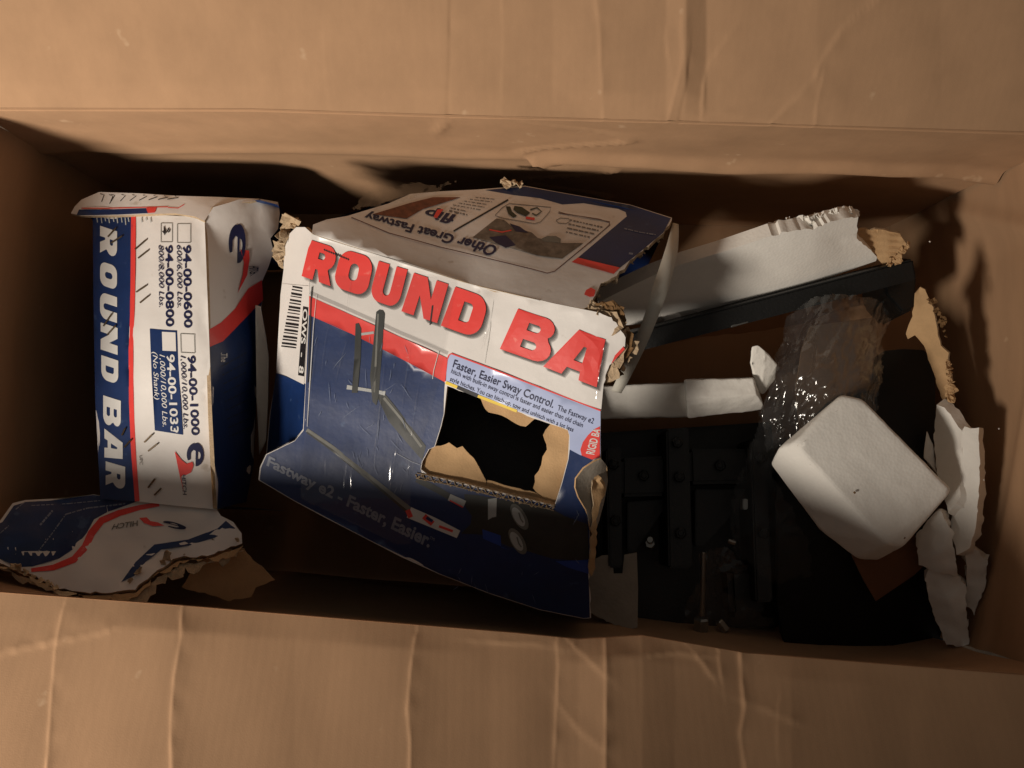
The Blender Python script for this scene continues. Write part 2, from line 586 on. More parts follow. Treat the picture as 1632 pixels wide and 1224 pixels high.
def flap_mesh(rim, far, slope, creases, prof, name):
    """flap hinged on the measured rim line; slope = rise per metre going outwards"""
    xs = []
    x = -60.0
    while x < 1720:
        xs.append(x); x += 2.6
    def rim_pt(x):
        return P(x, interp(x, rim), RIM)
    rows = 80
    verts, faces = [], []
    for j in range(rows + 1):
        t = (j / rows) ** 1.25
        for x in xs:
            y0 = interp(x, rim)
            y = y0 + (far - y0) * t
            base = rim_pt(x)
            d = ray(x, y)
            # plane through the hinge: z = RIM + slope * |Y - Yhinge|
            sgn = 1 if far < y0 else -1
            # solve CAM_H + d.z*k = RIM + slope*sgn*(d.y*k - base.y)
            k = (RIM - slope * sgn * base.y - CAM_H) / (d.z - slope * sgn * d.y)
            p = Vector((d.x * k, d.y * k, CAM_H + d.z * k))
            fade = min(1, t * 14)
            h = crease_height(x, y, creases) + interp(x, prof) * fade
            h += .0012 * noise.noise(Vector((x / 130, y / 200, 3.1))) * fade
            h -= .0004 * (1 - fade)
            verts.append(p + Vector((0, 0, h)))
    n = len(xs)
    for j in range(rows):
        for i in range(n - 1):
            a = j * n + i
            q = (a, a + 1, a + n + 1, a + n)
            faces.append(q if far < interp(800, rim) else q[::-1])
    nv = len(verts)
    verts += [v - Vector((0, 0, .0055)) for v in verts]
    faces += [tuple(i + nv for i in reversed(f)) for f in faces]
    return mesh_obj(name, verts, faces, M_KRAFT, carton, smooth=True)

flap_mesh(BACK, -330, .78, BACK_CREASES, BACK_PROF, "flap")
flap_mesh(FRONT, 1520, .42, FRONT_CREASES, FRONT_PROF, "flap")

def wall(topline, out, bulge, creases=None, n=90, m=50, name="wall", wob=.003, lean=0.0, dent=None, back_end=None):
    verts, faces = [], []
    for j in range(m + 1):
        t = j / m
        for i in range(n + 1):
            s = i / n * (len(topline) - 1)
            k = min(int(s), len(topline) - 2)
            p = topline[k].lerp(topline[k + 1], s - k)
            z = RIM * (1 - t)
            o = out * (bulge * math.sin(math.pi * min(1, t * 1.2)) * min(1, 6 * i / n, 6 * (1 - i / n)) + lean * t)
            q = Vector((p.x, p.y, z)) + o
            w_ = wob * noise.noise(Vector((q.x * 9, q.y * 9, q.z * 14))) * min(1, t * 8)
            q += out * w_
            if dent: q += out * dent(q, t) * min(1, t * 9)
            if back_end is not None:
                f_ = i / n if back_end else 1 - i / n
                q.y += .056 * t * max(0, f_ * 3 - 2)
            verts.append(q)
    for j in range(m):
        for i in range(n):
            a = j * (n + 1) + i
            faces.append((a, a + n + 1, a + n + 2, a + 1))
    nv = len(verts)
    verts += [v + out * .005 for v in verts]
    faces += [tuple(i + nv for i in reversed(f)) for f in faces]
    o = mesh_obj(name, verts, faces, M_KRAFT, carton, smooth=True)
    return o

def back_dent(q, t):
    # the bruised crease some 12 cm below the rim, and the fold running down from the rim
    h = 0.0
    zc = .272 + .004 * math.sin(q.x * 21) + .004 * noise.noise(Vector((q.x * 25, 1, 1)))
    h += -.010 * math.exp(-((q.z - zc) / .012) ** 2) * (1 if q.x > .02 else .35)
    h += -.004 * math.exp(-((q.x + .055 + (RIM - q.z) * .25) / .004) ** 2) * math.exp(-((q.z - .37) / .03) ** 2)
    h += -.004 * math.exp(-((q.x - .06 - .05 * math.sin(q.z * 60)) / .006) ** 2)
    return h

wall([P(x, y, RIM) for x, y in BACK], Vector((0, 1, 0)), .004, n=220, m=90, lean=.05, dent=back_dent)
wall([P(x, y, RIM) for x, y in FRONT][::-1], Vector((0, -1, 0)), .022, n=120)
bl, br = P(*BACK[0], RIM), P(*BACK[-1], RIM)
fl, fr = P(*FRONT[0], RIM), P(*FRONT[-1], RIM)
wall([fl, fl.lerp(bl, .5) + Vector((-.004, 0, 0)), bl], Vector((-1, 0, 0)), .012, lean=-.0, back_end=1)

def right_dent(q, t):
    h = -.006 * math.exp(-((q.x * .0 + q.y - .235 - (RIM - q.z) * .35) / .010) ** 2)
    h += -.004 * math.exp(-((q.z - .30 - (q.y - .1) * .25) / .010) ** 2)
    return h
wall([br, br.lerp(fr, .5) + Vector((.004, 0, 0)), fr], Vector((1, 0, 0)), .010, lean=.012, dent=right_dent, wob=.005, n=110, m=70, back_end=0)
mesh_obj("bottom_panel", [(fl.x - .06, fl.y - .05, -.003), (fr.x + .03, fr.y - .05, -.003), (br.x + .03, br.y + .08, -.003), (bl.x - .06, bl.y + .08, -.003)], [(0, 1, 2, 3)], M_KRAFT, carton)

def end_flap(a, b, out, name="flap"):
    verts = []
    for t in (0, .5, 1):
        for p in (a, b):
            verts.append(Vector(p) + out * (.20 * t) + Vector((0, 0, -.12 * t)))
    verts += [v - Vector((0, 0, .005)) for v in verts]
    f = [(0, 1, 3, 2), (2, 3, 5, 4), (6, 8, 9, 7), (8, 10, 11, 9), (4, 5, 11, 10), (0, 2, 8, 6), (2, 4, 10, 8), (1, 7, 9, 3), (3, 9, 11, 5)]
    mesh_obj(name, verts, f, M_KRAFT, carton)
end_flap(fl + Vector((-.006, .01, 0)), bl + Vector((-.006, -.01, 0)), Vector((-1, 0, 0)))
end_flap(fr + Vector((.006, .01, 0)), br + Vector((.006, -.01, 0)), Vector((1, 0, 0)))

# ------------------------------------------------------------------ shapes shared by the contents
ZOFF = .010      # how high the heap stands in the carton
def flakes(name, path, size, n, mat_, parent, seed=1, spread=6):
    """crumpled shreds of torn board along a measured path of (px, py, z)"""
    r = random.Random(seed)
    verts, faces = [], []
    L = [0]
    for i in range(len(path) - 1):
        L.append(L[-1] + math.hypot(path[i + 1][0] - path[i][0], path[i + 1][1] - path[i][1]))
    for k in range(n):
        s = (k + r.random()) / n * L[-1]
        i = max(j for j in range(len(L)) if L[j] <= s)
        i = min(i, len(path) - 2)
        t = (s - L[i]) / max(1e-6, L[i + 1] - L[i])
        a, b = path[i], path[i + 1]
        c = P(a[0] + (b[0] - a[0]) * t + r.gauss(0, spread * .4), a[1] + (b[1] - a[1]) * t + r.gauss(0, spread * .4), a[2] + (b[2] - a[2]) * t)
        w_ = Vector((r.gauss(0, .6), r.gauss(0, .6), 1)).normalized()
        u = w_.cross(Vector((r.gauss(0, 1), r.gauss(0, 1), .1))).normalized()
        v = w_.cross(u)
        sz = size * r.choice((.45, .6, .8, 1.0, 1.5))
        base = len(verts)
        for jj in range(4):
            for ii in range(4):
                q = c + u * ((ii - 1.5) / 1.5 * sz * (1 + r.uniform(-.3, .3))) + v * ((jj - 1.5) / 1.5 * sz * .7 * (1 + r.uniform(-.3, .3)))
                q += w_ * (sz * .28 * math.sin(ii * 1.3 + jj * .8 + k) + r.uniform(-.12, .12) * sz)
                verts.append(q)
        for jj in range(3):
            for ii in range(3):
                q = base + jj * 4 + ii
                faces.append((q, q + 1, q + 5, q + 4))
    o = mesh_obj(name, verts, faces, mat_, parent)
    md = o.modifiers.new("thick", 'SOLIDIFY')
    md.thickness = .0008
    return o

def ragged(name, surf, path, w, off, mats, parent, seed, flute=.0009, thick=.0006):
    """peeled paper layer left sticking out past a tear"""
    r = random.Random(seed)
    pts = rough(path, 7, .8, False, seed)
    outl = []
    n = len(pts)
    run = 0
    for i in range(n):
        a = pts[max(i - 1, 0)]; b = pts[min(i + 1, n - 1)]
        dx, dy = b[0] - a[0], b[1] - a[1]
        l = math.hypot(dx, dy) or 1
        run = .72 * run + .28 * r.uniform(-.9, 2.4)
        ww = w * max(.05, run) * min(1, (i + 1) / 3, (n - i) / 3)
        outl.append((pts[i][0] + dy / l * ww, pts[i][1] - dx / l * ww))
    inn = []
    for i in range(n):
        a = pts[max(i - 1, 0)]; b = pts[min(i + 1, n - 1)]
        dx, dy = b[0] - a[0], b[1] - a[1]
        l = math.hypot(dx, dy) or 1
        inn.append((pts[i][0] - dy / l * abs(w) * .3, pts[i][1] + dx / l * abs(w) * .3))
    base = surf.crumple
    class _S:
        raw = None
    def wob(x, y):
        return flute * (noise.noise(Vector((x / 5, y / 5, seed))) + .5 * noise.noise(Vector((x / 2.2, y / 2.2, seed + 4))) + .2 * math.sin(x * .9 + y * .7))
    import copy
    s2 = copy.copy(surf)
    s2.crumple = (lambda x, y: base(x, y) + wob(x, y)) if base else wob
    return sheet(name, s2, outl + inn[::-1], mats, parent, step=5, thick=thick, off=off)

def foam_mesh(name, pts, bevel=.004, cuts=3, jitter=.0012, scale=60, parent=None, mat_=None, smooth=True):
    """closed broken-foam solid: convex hull of measured points, edges rounded, surface worn"""
    bm = bmesh.new()
    vv = [bm.verts.new(p) for p in pts]
    bmesh.ops.convex_hull(bm, input=vv)
    bmesh.ops.dissolve_limit(bm, angle_limit=math.radians(6), verts=bm.verts[:], edges=bm.edges[:])
    bmesh.ops.bevel(bm, geom=bm.edges[:], offset=bevel, segments=4, profile=.6, affect='EDGES', clamp_overlap=True)
    bmesh.ops.triangulate(bm, faces=bm.faces[:])
    for _ in range(cuts):
        long_ = [e for e in bm.edges if e.calc_length() > .006]
        if not long_: break
        bmesh.ops.subdivide_edges(bm, edges=long_, cuts=1)
        bmesh.ops.triangulate(bm, faces=bm.faces[:])
    bm.normal_update()
    rj = random.Random(len(pts))
    for v in bm.verts:
        v.co += v.normal * jitter * (noise.noise(v.co * scale) + .6 * noise.noise(v.co * scale * 3.1) + (.5 * rj.uniform(-1, 1) if jitter > .0013 else 0))
    bmesh.ops.recalc_face_normals(bm, faces=bm.faces[:])
    me = bpy.data.meshes.new(name)
    bm.to_mesh(me); bm.free()
    o = bpy.data.objects.new(name, me)
    return finish(o, mat_ or M_FOAM, parent, smooth)

def prism(name, poly, z, depth, mat_, parent=None, bevel=.002, ztilt=None):
    """vertical solid under a measured outline"""
    bm = bmesh.new()
    top = [bm.verts.new(P(x, y, (ztilt(x, y) if ztilt else z))) for x, y in poly]
    bot = [bm.verts.new(v.co - Vector((0, 0, depth))) for v in top]
    n = len(poly)
    bm.faces.new(top); bm.faces.new(bot[::-1])
    for i in range(n):
        bm.faces.new((top[(i + 1) % n], top[i], bot[i], bot[(i + 1) % n]))
    bmesh.ops.recalc_face_normals(bm, faces=bm.faces[:])
    if bevel:
        bmesh.ops.bevel(bm, geom=bm.edges[:], offset=bevel, segments=2, affect='EDGES', clamp_overlap=True)
    me = bpy.data.meshes.new(name)
    bm.to_mesh(me); bm.free()
    o = bpy.data.objects.new(name, me)
    return finish(o, mat_, parent)

def rod(name, a, b, r, mat_, parent=None, n=12, r2=None):
    a, b = Vector(a), Vector(b)
    d = (b - a).normalized()
    u = d.orthogonal().normalized(); v = d.cross(u)
    r2 = r if r2 is None else r2
    verts = []
    for c, rr in ((a, r * .8), (a + d * r * .25, r), (b - d * r2 * .25, r2), (b, r2 * .8)):
        for i in range(n):
            t = 2 * math.pi * i / n
            verts.append(c + (u * math.cos(t) + v * math.sin(t)) * rr)
    faces = [tuple(range(n))[::-1], tuple(range(3 * n, 4 * n))]
    for k in range(3):
        for i in range(n):
            j = (i + 1) % n
            faces.append((k * n + i, k * n + j, (k + 1) * n + j, (k + 1) * n + i))
    return mesh_obj(name, verts, faces, mat_, parent)

# ================================================================== left retail box standing on end
ZOFF = -.028
lbox = thing("retail_box", "narrow white and blue retail box standing on end, ticked part numbers and round bar lettering", "box")

def lcr(x, y):
    return .0012 * noise.noise(Vector((x / 40, y / 55, 9.0))) - .0022 * math.exp(-((x - (318 + (y - 352) * .05)) / 7) ** 2) * (.5 + .5 * math.sin(y / 19.0)) 
S_FACE = Surf([(148, 346, .298), (326, 352, .305), (346, 812, .300), (160, 795, .295), (250, 580, .304)], lcr)
FACE = [(148, 346), (200, 345), (240, 342), (300, 345), (326, 352), (328, 400), (331, 480), (334, 560), (338, 660), (342, 740), (346, 812), (280, 806), (217, 799), (160, 795), (152, 640), (149, 480)]
face = sheet("end_panel", S_FACE, FACE, CB_MATS, lbox, step=11)
# side face dropping away to the right
def scr(x, y):
    return .0025 * noise.noise(Vector((x / 22, y / 70, 4.0))) * min(1, max(0, (x - 335) / 30))
S_SIDE = Surf([(326, 352, .3045), (334, 560, .3045), (346, 812, .2995), (443, 322, .255), (440, 420, .235), (420, 500, .215), (410, 640, .195), (400, 795, .19), (345, 345, .30), (357, 560, .285), (366, 780, .275)], scr)
SIDE = [(326, 352), (340, 330), (380, 318), (415, 317), (443, 322), (446, 340), (443, 365), (431, 380), (436, 400), (428, 425), (417, 450), (418, 480), (412, 540), (408, 640), (404, 740), (392, 800), (366, 806), (346, 812), (342, 740), (338, 660), (334, 560), (331, 480), (328, 400)]
side = sheet("side_panel", S_SIDE, SIDE, CB_MATS, lbox, step=12)
# folded top flap
S_TOPF = Surf([(113, 340, .308), (150, 343, .303), (240, 341, .3055), (325, 351, .3075), (128, 320, .306), (158, 306, .301), (282, 312, .298), (440, 322, .270), (340, 330, .301)])
TOPF = [(113, 340), (119, 329), (130, 318), (158, 306), (220, 308), (282, 312), (350, 314), (415, 317), (400, 321), (350, 328), (336, 336), (326, 352), (310, 345), (280, 340), (237, 341), (200, 343), (150, 344), (130, 344)]
topf = sheet("top_flap", S_TOPF, TOPF, CB_MATS, lbox, step=10)
# lower flap, torn along its front edge
def fcr(x, y):
    return .003 * noise.noise(Vector((x / 50, y / 30, 2.0))) - .002 * math.exp(-((y - (872 - (x - 150) * .12)) / 6) ** 2)
S_LOW = Surf([(149, 789, .288), (223, 799, .291), (345, 814, .294), (40, 799, .312), (0, 848, .334), (-40, 860, .345), (15, 901, .335), (93, 938, .338), (192, 929, .33), (248, 870, .308), (351, 836, .296), (385, 850, .288)], fcr)
LOW = [(223, 797), (345, 811), (352, 822), (372, 832), (385, 850), (386, 866)] + rough([(386, 866), (330, 886), (285, 888), (250, 908), (215, 940), (160, 944), (124, 943), (93, 938), (47, 915), (15, 903), (-40, 890)], 9, 2.2, False, 3) + [(-45, 850), (0, 830), (20, 802), (40, 797), (80, 795), (149, 788)]
low = sheet("bottom_flap", S_LOW, LOW, CB_MATS, lbox, step=12)
# kraft liner hanging off the tear
S_SCRAP = Surf([(317, 898, .288), (388, 879, .28), (439, 924, .262), (366, 958, .268), (289, 935, .29)], lambda x, y: .002 * noise.noise(Vector((x / 25, y / 25, 6))))
sheet("torn_liner", S_SCRAP, rough([(289, 935), (300, 918), (317, 898), (341, 880), (388, 874), (410, 898), (439, 924), (407, 937), (400, 951), (366, 958), (326, 944), (310, 942)], 7, 1.6, True, 5), (M_LINER, M_LINER, M_FLUTE), lbox, thick=.0012, step=14)
M_TORNL = mat("torn_board_light", (205, 182, 146), .95, .2, 100, .3, 500)
T1 = [(-20, 895), (15, 903), (47, 915), (93, 938), (124, 943)]
T2 = [(124, 943), (160, 944), (215, 940), (250, 908), (285, 888), (330, 886), (386, 866)]
ragged("torn_edge", S_LOW, T1, -11, .0012, (M_TORNL, M_TORNL, M_FLUTE), lbox, 3)
ragged("torn_edge", S_LOW, T1, -17, -.003, (M_FLUTE, M_FLUTE, M_FLUTE), lbox, 4)
ragged("torn_edge", S_LOW, T2, -13, -.002, (M_LINER, M_LINER, M_FLUTE), lbox, 5)
ragged("torn_edge", S_LOW, T2, -24, -.0045, (M_FLUTE, M_LINER, M_FLUTE), lbox, 6, .0014)
flakes("torn_edge", [(15, 900, .338), (47, 913, .340), (93, 936, .341)], .0046, 9, M_TORNL, lbox, 2, 6)
flakes("torn_edge", [(200, 925, .332), (250, 895, .318), (290, 884, .307), (380, 858, .294)], .0050, 9, M_FLUTE, lbox, 4, 10)
# hidden sides so the box is whole
for nm, line in (("side_panel", [(442, 326, .262), (415, 319, .280), (282, 314, .294), (158, 309, .297), (135, 322, .300), (140, 345, .2955), (150, 346, .2955), (152, 640, .292), (160, 795, .2915)]), ("side_panel", [(160, 795, .289), (345, 811, .292)])):
    vv = []
    for x, y, z in line: vv.append(P(x, y, z))
    k = len(vv)
    vv += [Vector((p.x, p.y, .002)) for p in vv]
    mesh_obj(nm, vv, [(i, i + 1, k + i + 1, k + i) for i in range(k - 1)], M_BLUE, lbox)
# ---- print on the end panel
ink("blue_band", S_FACE, [(148, 346), (211, 345), (209, 460), (206, 560), (206, 620), (210, 720), (216, 799), (160, 795), (152, 640), (149, 480)], M_BLUE, face, 1, step=11)
ink("red_line", S_FACE, strip([(213, 345), (212, 460), (209, 560), (209.5, 640), (213, 720), (219, 799)], 7.5), M_RED, face, 2, step=11)
def vcell(y0, y1, x0, x1, s=9):
    return [(x0, y0), (x0, y1 - s), (x1, y1), (x1, y0 + s)]
word("round_bar_lettering", S_FACE, [('R', vcell(360, 412, 160, 187)), ('O', vcell(416, 463, 160, 187)), ('U', vcell(465, 515, 160, 187)), ('N', vcell(514, 566, 161, 188)), ('D', vcell(566, 613, 162, 189)),
     ('B', vcell(630, 684, 165, 193)), ('A', vcell(683, 738, 167, 196)), ('R', vcell(735, 782, 169, 200))], M_TEXTW, face, 3)
def vtext(s, xb0, xt0, y0, xb1, xt1, y1, m, bold=0., shear=0., layer=3):
    lettering(S_FACE, s, [(xb0, y0), (xb1, y1), (xt1, y1), (xt0, y0)], m, face, layer, bold, shear)
vtext("94-00-0600", 292, 304, 391, 294, 306, 523, M_NAVY, .022)
vtext("600/6,000 Lbs.", 282, 290, 391, 283, 291, 491, M_NAVY, .0, .25)
vtext("94-00-0800", 264, 275, 391, 265, 277, 521, M_NAVY, .022)
vtext("800/8,000 Lbs.", 253, 261, 391, 254, 262, 490, M_NAVY, .0, .25)
vtext("94-00-1000", 299, 311, 567, 306, 318, 694, M_NAVY, .022)
vtext("1,000/10,000 Lbs.", 288, 296, 567, 293, 301, 684, M_NAVY, .0, .25)
ink("blue_field", S_FACE, [(239, 524), (282, 527), (287, 620), (292, 693), (247, 686), (242, 600)], M_BLUE, face, 2, step=11)
vtext("94-00-1033", 266, 278, 565, 273, 285, 690, M_TEXTW, .020)
vtext("1,000/10,000 Lbs.", 255, 263, 565, 260, 268, 680, M_TEXTW, .0, .25)
vtext("(No Shank)", 244, 251.5, 561, 247, 254.5, 637, M_TEXTW, .0, .25)
for q in ([(283, 357), (304, 357), (304, 387), (283, 387)], [(257, 356), (275, 356), (275, 386), (257, 386)], [(288, 532), (310, 533), (311, 563), (289, 562)]):
    inks("tick_box", S_FACE, frame2d(q, .9), M_MGREY, face, 3)
inks("tick_box", S_FACE, [[(258.5, 529), (280, 530), (281, 560), (259.5, 559)]], M_WHITE, face, 3)
inks("pen_tick", S_FACE, [strip([(261, 372), (264, 368), (262, 364)], 2.2), strip([(259, 369), (266, 371), (268, 366)], 1.8), strip([(263, 375), (262, 361)], 1.6), strip([(268, 364), (271, 367), (269, 371)], 2.0)], M_BLACK, face, 4)

def e_logo(surf, q, parent, layer=3):
    """the round e with its tail and the red 2, in a cell given like a letter cell"""
    outer = [bil(q, *p) for p in ([(1.0, .60)] + arc(.5, .60, .5, .40, 0, 200, 12) + arc(.5, .50, .5, .50, 190, 300, 8) + [(.72, .22), (.42, .24), (.30, .40), (.34, .52), (1.0, .52)])]
    hole = [bil(q, *p) for p in ([(.36, .64)] + arc(.54, .66, .17, .16, 170, 10, 6) + [(.70, .64)])]
    ink("logo_e", surf, outer, M_NAVY, parent, layer, [hole], step=0)

e_logo(S_FACE, [(298, 706), (298, 743), (325, 743), (325, 706)], face)
ink("logo_two", S_FACE, [(279, 719), (290, 733), (298, 739), (307, 736), (309, 742), (305, 753), (297, 757), (293, 756), (289, 760), (294, 786), (287, 758)], M_RED, face, 4, step=0)
vtext("HITCH", 290, 296, 756, 292, 298, 789, M_NAVY, .01, .1)
vtext("UPC", 222.5, 227, 726, 223, 228, 741, M_FINE, .0)
inks("cut_marks", S_FACE, [strip([(x, 347), (x + 1.2, 347 + h)], 1.6) for x, h in ((155, 8), (162, 9), (168, 6), (174, 9), (181, 7), (187, 9), (194, 8), (200, 12), (205, 7), (226, 8), (233, 5), (240, 8))], M_LGREY, face, 4)
for (a, b) in [((216, 398), (234, 383)), ((221, 412), (237, 400)), ((218, 466), (234, 456)), ((224, 483), (238, 472)), ((231, 705), (244, 692)), ((237, 719), (252, 707)), ((237, 777), (248, 763)), ((247, 789), (258, 778)),
               ((173, 378), (186, 364)), ((178, 388), (196, 377)), ((166, 520), (180, 500)), ((172, 534), (186, 519)), ((195, 694), (201, 682)), ((199, 713), (211, 700))]:
    A_, B_ = S_FACE.at(*a, .0012), S_FACE.at(*b, .0016)
    rod("staple", A_, B_, .00085, M_STAPLE, lbox, 8)
# ---- print on the side panel
ink("blue_field", S_SIDE, [(333, 550), (355, 542), (381, 516), (403, 494), (417, 479), (417, 500), (412, 540), (408, 640), (404, 740), (392, 800), (366, 806), (346, 811.5), (342, 740), (338, 660), (334.5, 562)], M_BLUE, side, 1, step=12)
ink("red_band", S_SIDE, [(331.5, 526), (352, 514), (375, 491), (395, 460), (417, 446), (419, 478), (403, 494), (381, 517), (355, 544), (333.5, 553)], M_RED, side, 2, step=12)
e_logo(S_SIDE, [(392, 357), (390, 420), (364, 418), (364, 357)][::-1], side)
ink("logo_two", S_SIDE, [(383, 398), (396, 399), (397, 412), (393, 438), (378, 467), (386, 438), (388, 418)], M_RED, side, 4, step=0)
inks("fine_print", S_SIDE, sum([fine([(352 + i * 1.5, 584 + i * 14), (392 + i * .6, 562 + i * 15)], 1.6) for i in range(9)], []), M_DGREY, side, 3)
lettering(S_SIDE, "The", [(351, 563), (351, 577), (361, 577), (361, 563)][::1], M_TEXTW, side, 4, .01)
lettering(S_SIDE, "HITCH", [(396, 424), (398, 440), (411, 432), (411, 424)], M_NAVY, side, 4, .02)
# ---- print on the top flap
ink("blue_band", S_TOPF, [(126, 334), (180, 334), (233, 332), (236, 340), (190, 342), (150, 343), (122, 343)], M_BLUE, topf, 1, step=10)
inks("red_line", S_TOPF, [strip([(130, 332), (180, 332), (240, 330.5), (268, 330)], 1.4), [(233, 332), (250, 331), (247, 339), (236, 340)], strip([(268, 331), (284, 332), (294, 326)], 1.2)], M_RED, topf, 2)
inks("pen_strokes", S_TOPF, [strip([(160 + i * 17, 309 + i * .5), (166 + i * 17, 311 + i * .6), (162 + i * 15, 322 - i * .6)], 1.2) for i in range(8)] + [strip([(174, 310 + 0.4), (180, 313), (175, 325)], 1.0)], M_BLACK, topf, 2)
# ---- print on the bottom flap
ink("blue_field", S_LOW, [(148, 789), (222, 798), (200, 806), (172, 816), (150, 828), (138, 850), (120, 873), (95, 890), (52, 903), (30, 904), (0, 891), (-36, 886), (-40, 852), (4, 832), (22, 806), (42, 800), (80, 798)], M_BLUE, low, 1, step=12)
ink("red_band", S_LOW, strip([(254, 804), (223, 809), (190, 818), (162, 830), (146, 850), (136, 872), (118, 892), (85, 905), (50, 909)], [6, 8, 10, 11, 12, 12, 11, 9, 6]), M_RED, low, 2, step=12)
ink("blue_stripe", S_LOW, [(193, 928), (216, 896), (246, 868), (300, 860), (347, 842), (360, 830), (375, 842), (342, 857), (300, 870), (257, 876), (232, 896), (214, 918)], M_BLUE, low, 1, step=12)
e_logo(S_LOW, [(296, 846), (258, 838), (262, 828), (298, 838)], low)
ink("logo_two", S_LOW, [(262, 838), (244, 839), (230, 834), (222, 826), (234, 825), (240, 831), (252, 833)], M_RED, low, 3, step=0)
lettering(S_LOW, "HITCH", [(220, 838), (178, 844), (182, 836), (220, 830)], M_MGREY, low, 3, .02)
inks("fine_print", S_LOW, fine([(64, 837), (84, 814)], 3.6) + fine([(60, 880), (82, 852), (105, 820), (140, 810), (200, 803)], 2.0) + fine([(25, 812), (40, 800)], 1.6) + fine([(0, 850), (14, 838)], 1.6) + fine([(50, 806), (110, 803), (160, 798)], 1.5), M_FINEW, low, 2)

# white edging standing in the gap between the two boxes
S_EDGE = Surf([(409, 487, .255), (424, 540, .235), (428, 570, .23), (424, 700, .215), (412, 725, .21), (408, 600, .225)])
tag(sheet("liner_strip", S_EDGE, [(407, 487), (415, 489), (424, 538), (428, 570), (427, 640), (424, 702), (413, 725), (409, 640), (408, 560)], (M_STRAP, M_STRAP, M_STRAP), None, thick=.0015, step=14),
    "thin pale strip of card standing in the gap between the two retail boxes", "card strip")

# ================================================================== big torn retail box in the middle
ZOFF = -.006
cbox = thing("retail_box", "large torn white and blue retail box with red round bar lettering and a ripped hole", "box")

def pcr(x, y):
    h = .0011 * noise.noise(Vector((x / 70, y / 60, 1.0)))
    h -= .0016 * math.exp(-((x - (786 - (y - 480) * .12)) / 3.5) ** 2) * max(0, min(1, (560 - y) / 30))
    if x > 930 and y < 640:
        h += .0016 * noise.noise(Vector((x / 16, y / 22, 5.0))) * min(1, (x - 930) / 30)
    return h
S_FP = Surf([(497, 372, .318), (620, 411, .322), (750, 452, .331), (950, 497, .362), (1000, 540, .358), (958, 735, .312), (490, 600, .292), (484, 690, .281), (412, 765, .270), (590, 862, .252), (700, 915, .246), (940, 985, .236), (700, 650, .300), (850, 820, .282)], pcr)
TEAR_R = rough([(950, 497), (975, 506), (997, 538)], 5, 1.5, False, 11) + rough([(996, 552), (985, 568), (972, 582), (962, 612)], 5, 2.2, False, 12) + [(958, 655), (957, 700), (958, 733), (945, 738), (930, 748), (917, 765), (917, 778), (922, 792), (934, 812), (940, 845)] + rough([(941, 870), (938, 905), (940, 940), (942, 985)], 7, 1.5, False, 13)
FP = [(497, 372), (620, 411), (750, 452), (880, 483)] + TEAR_R + [(930, 986), (860, 972), (780, 946), (700, 915), (640, 888), (590, 862), (520, 826), (470, 799), (412, 765), (414, 745), (424, 724), (470, 702), (484, 685), (488, 600), (492, 480)]
HOLE = rough([(713, 615), (761, 633), (821, 655), (880, 677), (905, 686)], 9, 1.0, False, 21) + [(907, 694), (905, 732), (895, 770), (884, 804)] + rough([(884, 806), (850, 797), (772, 779), (673, 754)], 10, .8, False, 22)[:-1] + [(671, 748), (673, 736), (684, 716), (693, 712), (703, 680), (708, 659)]
fp = sheet("front_panel", S_FP, FP, CB_MATS, cbox, [HOLE], step=11)

S_TP = Surf([(497, 372, .3185), (620, 411, .3225), (750, 452, .3315), (950, 497, .3625), (505, 355, .312), (554, 344, .302), (654, 309, .272), (761, 303, .262), (837, 297, .257), (1004, 327, .272), (1071, 348, .292), (1011, 410, .326), (950, 471, .352), (800, 380, .304)],
            lambda x, y: .0009 * noise.noise(Vector((x / 60, y / 40, 8.0))))
TP = [(497, 372), (499, 358), (520, 350), (554, 344), (620, 324), (654, 309), (700, 305), (761, 302), (837, 296), (896, 307), (1004, 326), (1071, 347)] + rough([(1071, 352), (1058, 371), (1011, 410), (982, 439), (957, 452), (950, 470), (938, 488)], 7, 2.0, False, 31) + [(930, 492), (880, 483), (750, 452), (620, 411)]
tp = sheet("top_panel", S_TP, TP, CB_MATS, cbox, step=13)

S_SP = Surf([(497, 372, .3175), (490, 600, .2915), (484, 690, .2805), (462, 362, .292), (447, 470, .252), (441, 591, .218), (415, 755, .195)], lambda x, y: .0015 * noise.noise(Vector((x / 20, y / 50, 3))))
SP = [(497, 372), (492, 480), (488, 600), (484, 685), (470, 702), (424, 724), (430, 660), (441, 591), (447, 470), (452, 430), (452, 400), (462, 372), (472, 362), (486, 362)]
sp = sheet("side_panel", S_SP, SP, CB_MATS, cbox, step=12)
# hidden lower sides, so the box is closed towards the carton
for line in ([(412, 765, .265), (520, 826, .250), (700, 915, .241), (860, 972, .234), (940, 985, .231)], [(424, 724, .200), (441, 591, .213), (447, 470, .247), (462, 366, .287)], [(499, 358, .305), (654, 309, .268), (837, 297, .253), (1070, 347, .286)]):
    vv = [P(*p) for p in line]
    k = len(vv)
    vv += [Vector((p.x * .995, p.y * .97, .002)) for p in vv]
    mesh_obj("lower_side", vv, [(i, i + 1, k + i + 1, k + i) for i in range(k - 1)], M_BLUE, cbox)

